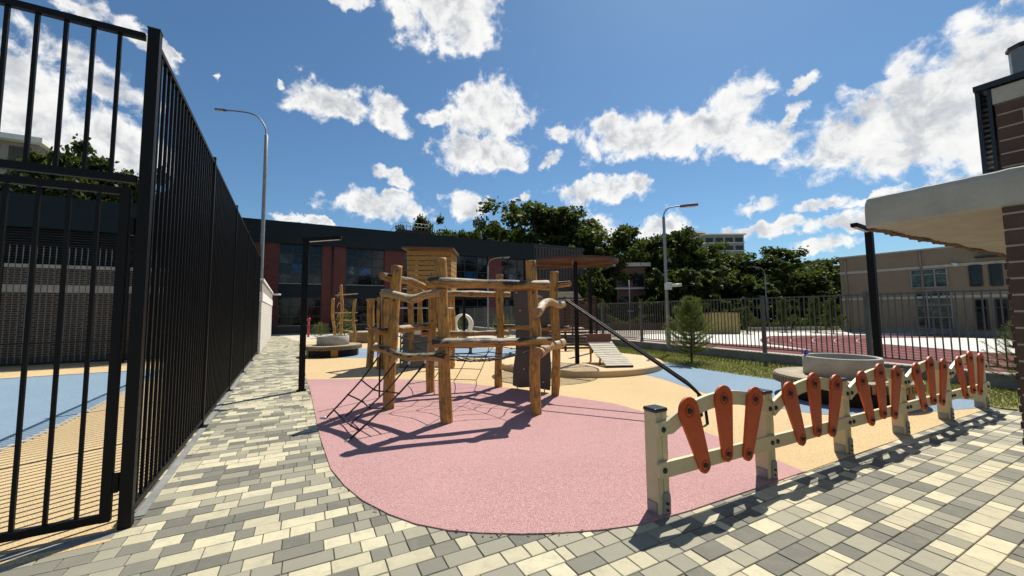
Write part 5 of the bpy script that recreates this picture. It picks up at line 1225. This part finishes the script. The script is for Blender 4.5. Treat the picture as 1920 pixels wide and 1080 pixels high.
# pines
def pine(loc, H, R, seed, label, nb=11, trunk_bare=.18, fac=1.0):
    r = random.Random(seed); t = thing('pine_tree', loc, label, 'pine tree', 'young pines'); loc = Vector(loc); V_, F_ = [], []; tk = MB(); tk.tube([loc, loc+Z*H*.5+Vector((.02, 0, 0)), loc+Z*H], [.032*H/1.8, .022*H/1.8, .006], 8)
    for lv in range(nb):
        f = lv/(nb-1); z = H*(trunk_bare+(1-trunk_bare)*f); n = 7 if f < .85 else 4; L = R*(1-f)**.7*(1.0 if f > .2 else .85)+.05
        for k in range(n):
            a = 6.28*k/n+lv*1.1+r.uniform(-.3, .3); ll = L*r.uniform(.7, 1.12); rise = .35+f*.5; d = Vector((math.cos(a), math.sin(a), 0)); p0 = loc+Z*z; p1 = p0+d*ll*.55+Z*ll*.12; p2 = p0+d*ll+Z*ll*rise; tk.tube([p0, p1, p2], [.010, .007, .003], 5, False)
            C = catmull([p0, p1, p2], 5)
            for q in C[2:]:
                for _ in range(int(30*fac)):
                    dd = (Vector((r.gauss(0, 1), r.gauss(0, 1), r.gauss(.4, .9))).normalized()*.75+(d*.5+Z*.35)).normalized(); l2 = r.uniform(.05, .11)*H/1.9; s = q+Vector((r.gauss(0, .018), r.gauss(0, .018), r.gauss(0, .018))); wv = dd.orthogonal().normalized()*.0032*(H/1.9); b = len(V_); V_ += [s-wv, s+wv, s+dd*l2]; F_.append((b, b+1, b+2))
    tk.build('trunk', M_bark, t); MB().add(V_, F_).build('needles', M_needle, t)
pl_ = G(1297, 680); pl_.z = .0; pine(pl_, 1.93, .80, 1, 'young green pine on the lawn in front of the grey railing fence', 14, .16, 1.35)
pr = Vector((at(1902, 7.6), 7.6, 0)); pine(pr, 1.25, .5, 2, 'small pine half hidden behind the brown brick corner', 8)
for i, (px, py, yt, w) in enumerate(((645, 633, 582, .5), (600, 634, 606, .45), (855, 634, 596, .5), (943, 636, 592, .6))):
    p = G(px, py); p.y -= 0; pine(p, zat(p.x, p.y, yt), w*1.6, 20+i, ('slim conifer in front of the dark school, between the crooked posts and pier', 'small conifer beside the red hydrant post', 'conifer left of the white ring sculpture', 'conifer right of the white ring sculpture')[i], 9, .05, .8)
# young trees along the back of the track
for i, (px, Y, yt) in enumerate(((1400, 36, 575), (1470, 38, 560), (1530, 37, 556), (1560, 35, 560), (1340, 40, 580))):
    o = copy_tree(TP[3]); X = at(px, Y); h = zat(X, Y, yt)-LOW; o.location = (X, Y, LOW); o.scale = (h/14*.75, h/14*.75, h/13.6); o['category'] = 'tree'; o['group'] = 'young trees beyond the track'
    o['label'] = ('sapling just right of the timber box', 'sapling right of the far street lamp', 'second sapling left of the beige building', 'sapling beside the beige building corner', 'sapling above the timber box')[i]
# ------------------------------------------------------------------ distant blocks
def block(px0, px1, ytop, Y, name_label, m, floors, base_y=600, ang=0.0, depth=14, glazed=True):
    x0, x1 = at(px0, Y), at(px1, Y); H = zat((x0+x1)/2, Y, ytop); t = thing('apartment_block', ((x0+x1)/2, Y, LOW), name_label, 'building', 'distant apartment blocks')
    MB().box(x0, x1, Y, Y+depth, LOW, H).build('wall', m, t); MB().box(x0-.6, x1+.6, Y-.6, Y+depth+.6, H, H+.5).build('roof_slab', M_whitep, t)
    fh = 3.1; mb = MB(); mg = MB(); n = max(2, int((x1-x0)/3.2))
    for f in range(floors):
        z = H-1.0-f*fh
        mb.box(x0-.3, x1+.3, Y-.35, Y-.02, z-1.9-.25, z-1.9)
        for k in range(n):
            a = x0+(x1-x0)*(k+.12)/n; b = x0+(x1-x0)*(k+.88)/n; mg.box(a, b, Y-.06, Y-.01, z-1.7, z)
    mb.build('floor_bands', M_whitep, t); mg.build('window_rows', M_glassc if glazed else M_glass, t); return t
block(1327, 1402, 441, 150, 'far apartment block with glazed balconies above the dark trees', M_block, 9)
block(1302, 1330, 437, 158, 'narrow dark stair tower left of the far apartment block', M_blockb, 3)
block(1262, 1330, 462, 165, 'lower wing of the far apartment block left of the tower', M_block, 7)
block(1545, 1580, 500, 170, 'distant grey apartment block left of the beige building', M_block, 8)
block(1158, 1212, 500, 54, 'red brick house with white bands glimpsed between the trees', M_blockb, 2)
lx0 = at(-120, 60)
# left tower seen past the gate
lt = thing('apartment_block', (at(-30, 52), 52, 0), 'pale apartment block with glazed balconies at the left edge above the court', 'building', 'distant apartment blocks')
LTO = Vector((at(46, 52), 52, 0)); uu = UD; H1 = zat(LTO.x, LTO.y, 272)
MB().obox(*fbox(LTO, UD, BN, -26, 0, 0, H1, -14, 0)).build('wall', M_block, lt); MB().obox(*fbox(LTO, UD, BN, -26.5, .8, H1, H1+.7, -14.5, 1.2)).build('roof_slab', M_whitep, lt)
for f in range(5):
    z = H1-.6-f*3.2; mb = MB()
    for k in range(9): mb.obox(*fbox(LTO, UD, BN, -25+k*2.8, -23+k*2.8, z-2.0, z, .01, .06))
    mb.build('windows', M_glass, lt); MB().obox(*fbox(LTO, UD, BN, -26, .3, z-2.9, z-2.4, 0, .9)).build('balcony_band', M_whitep, lt)
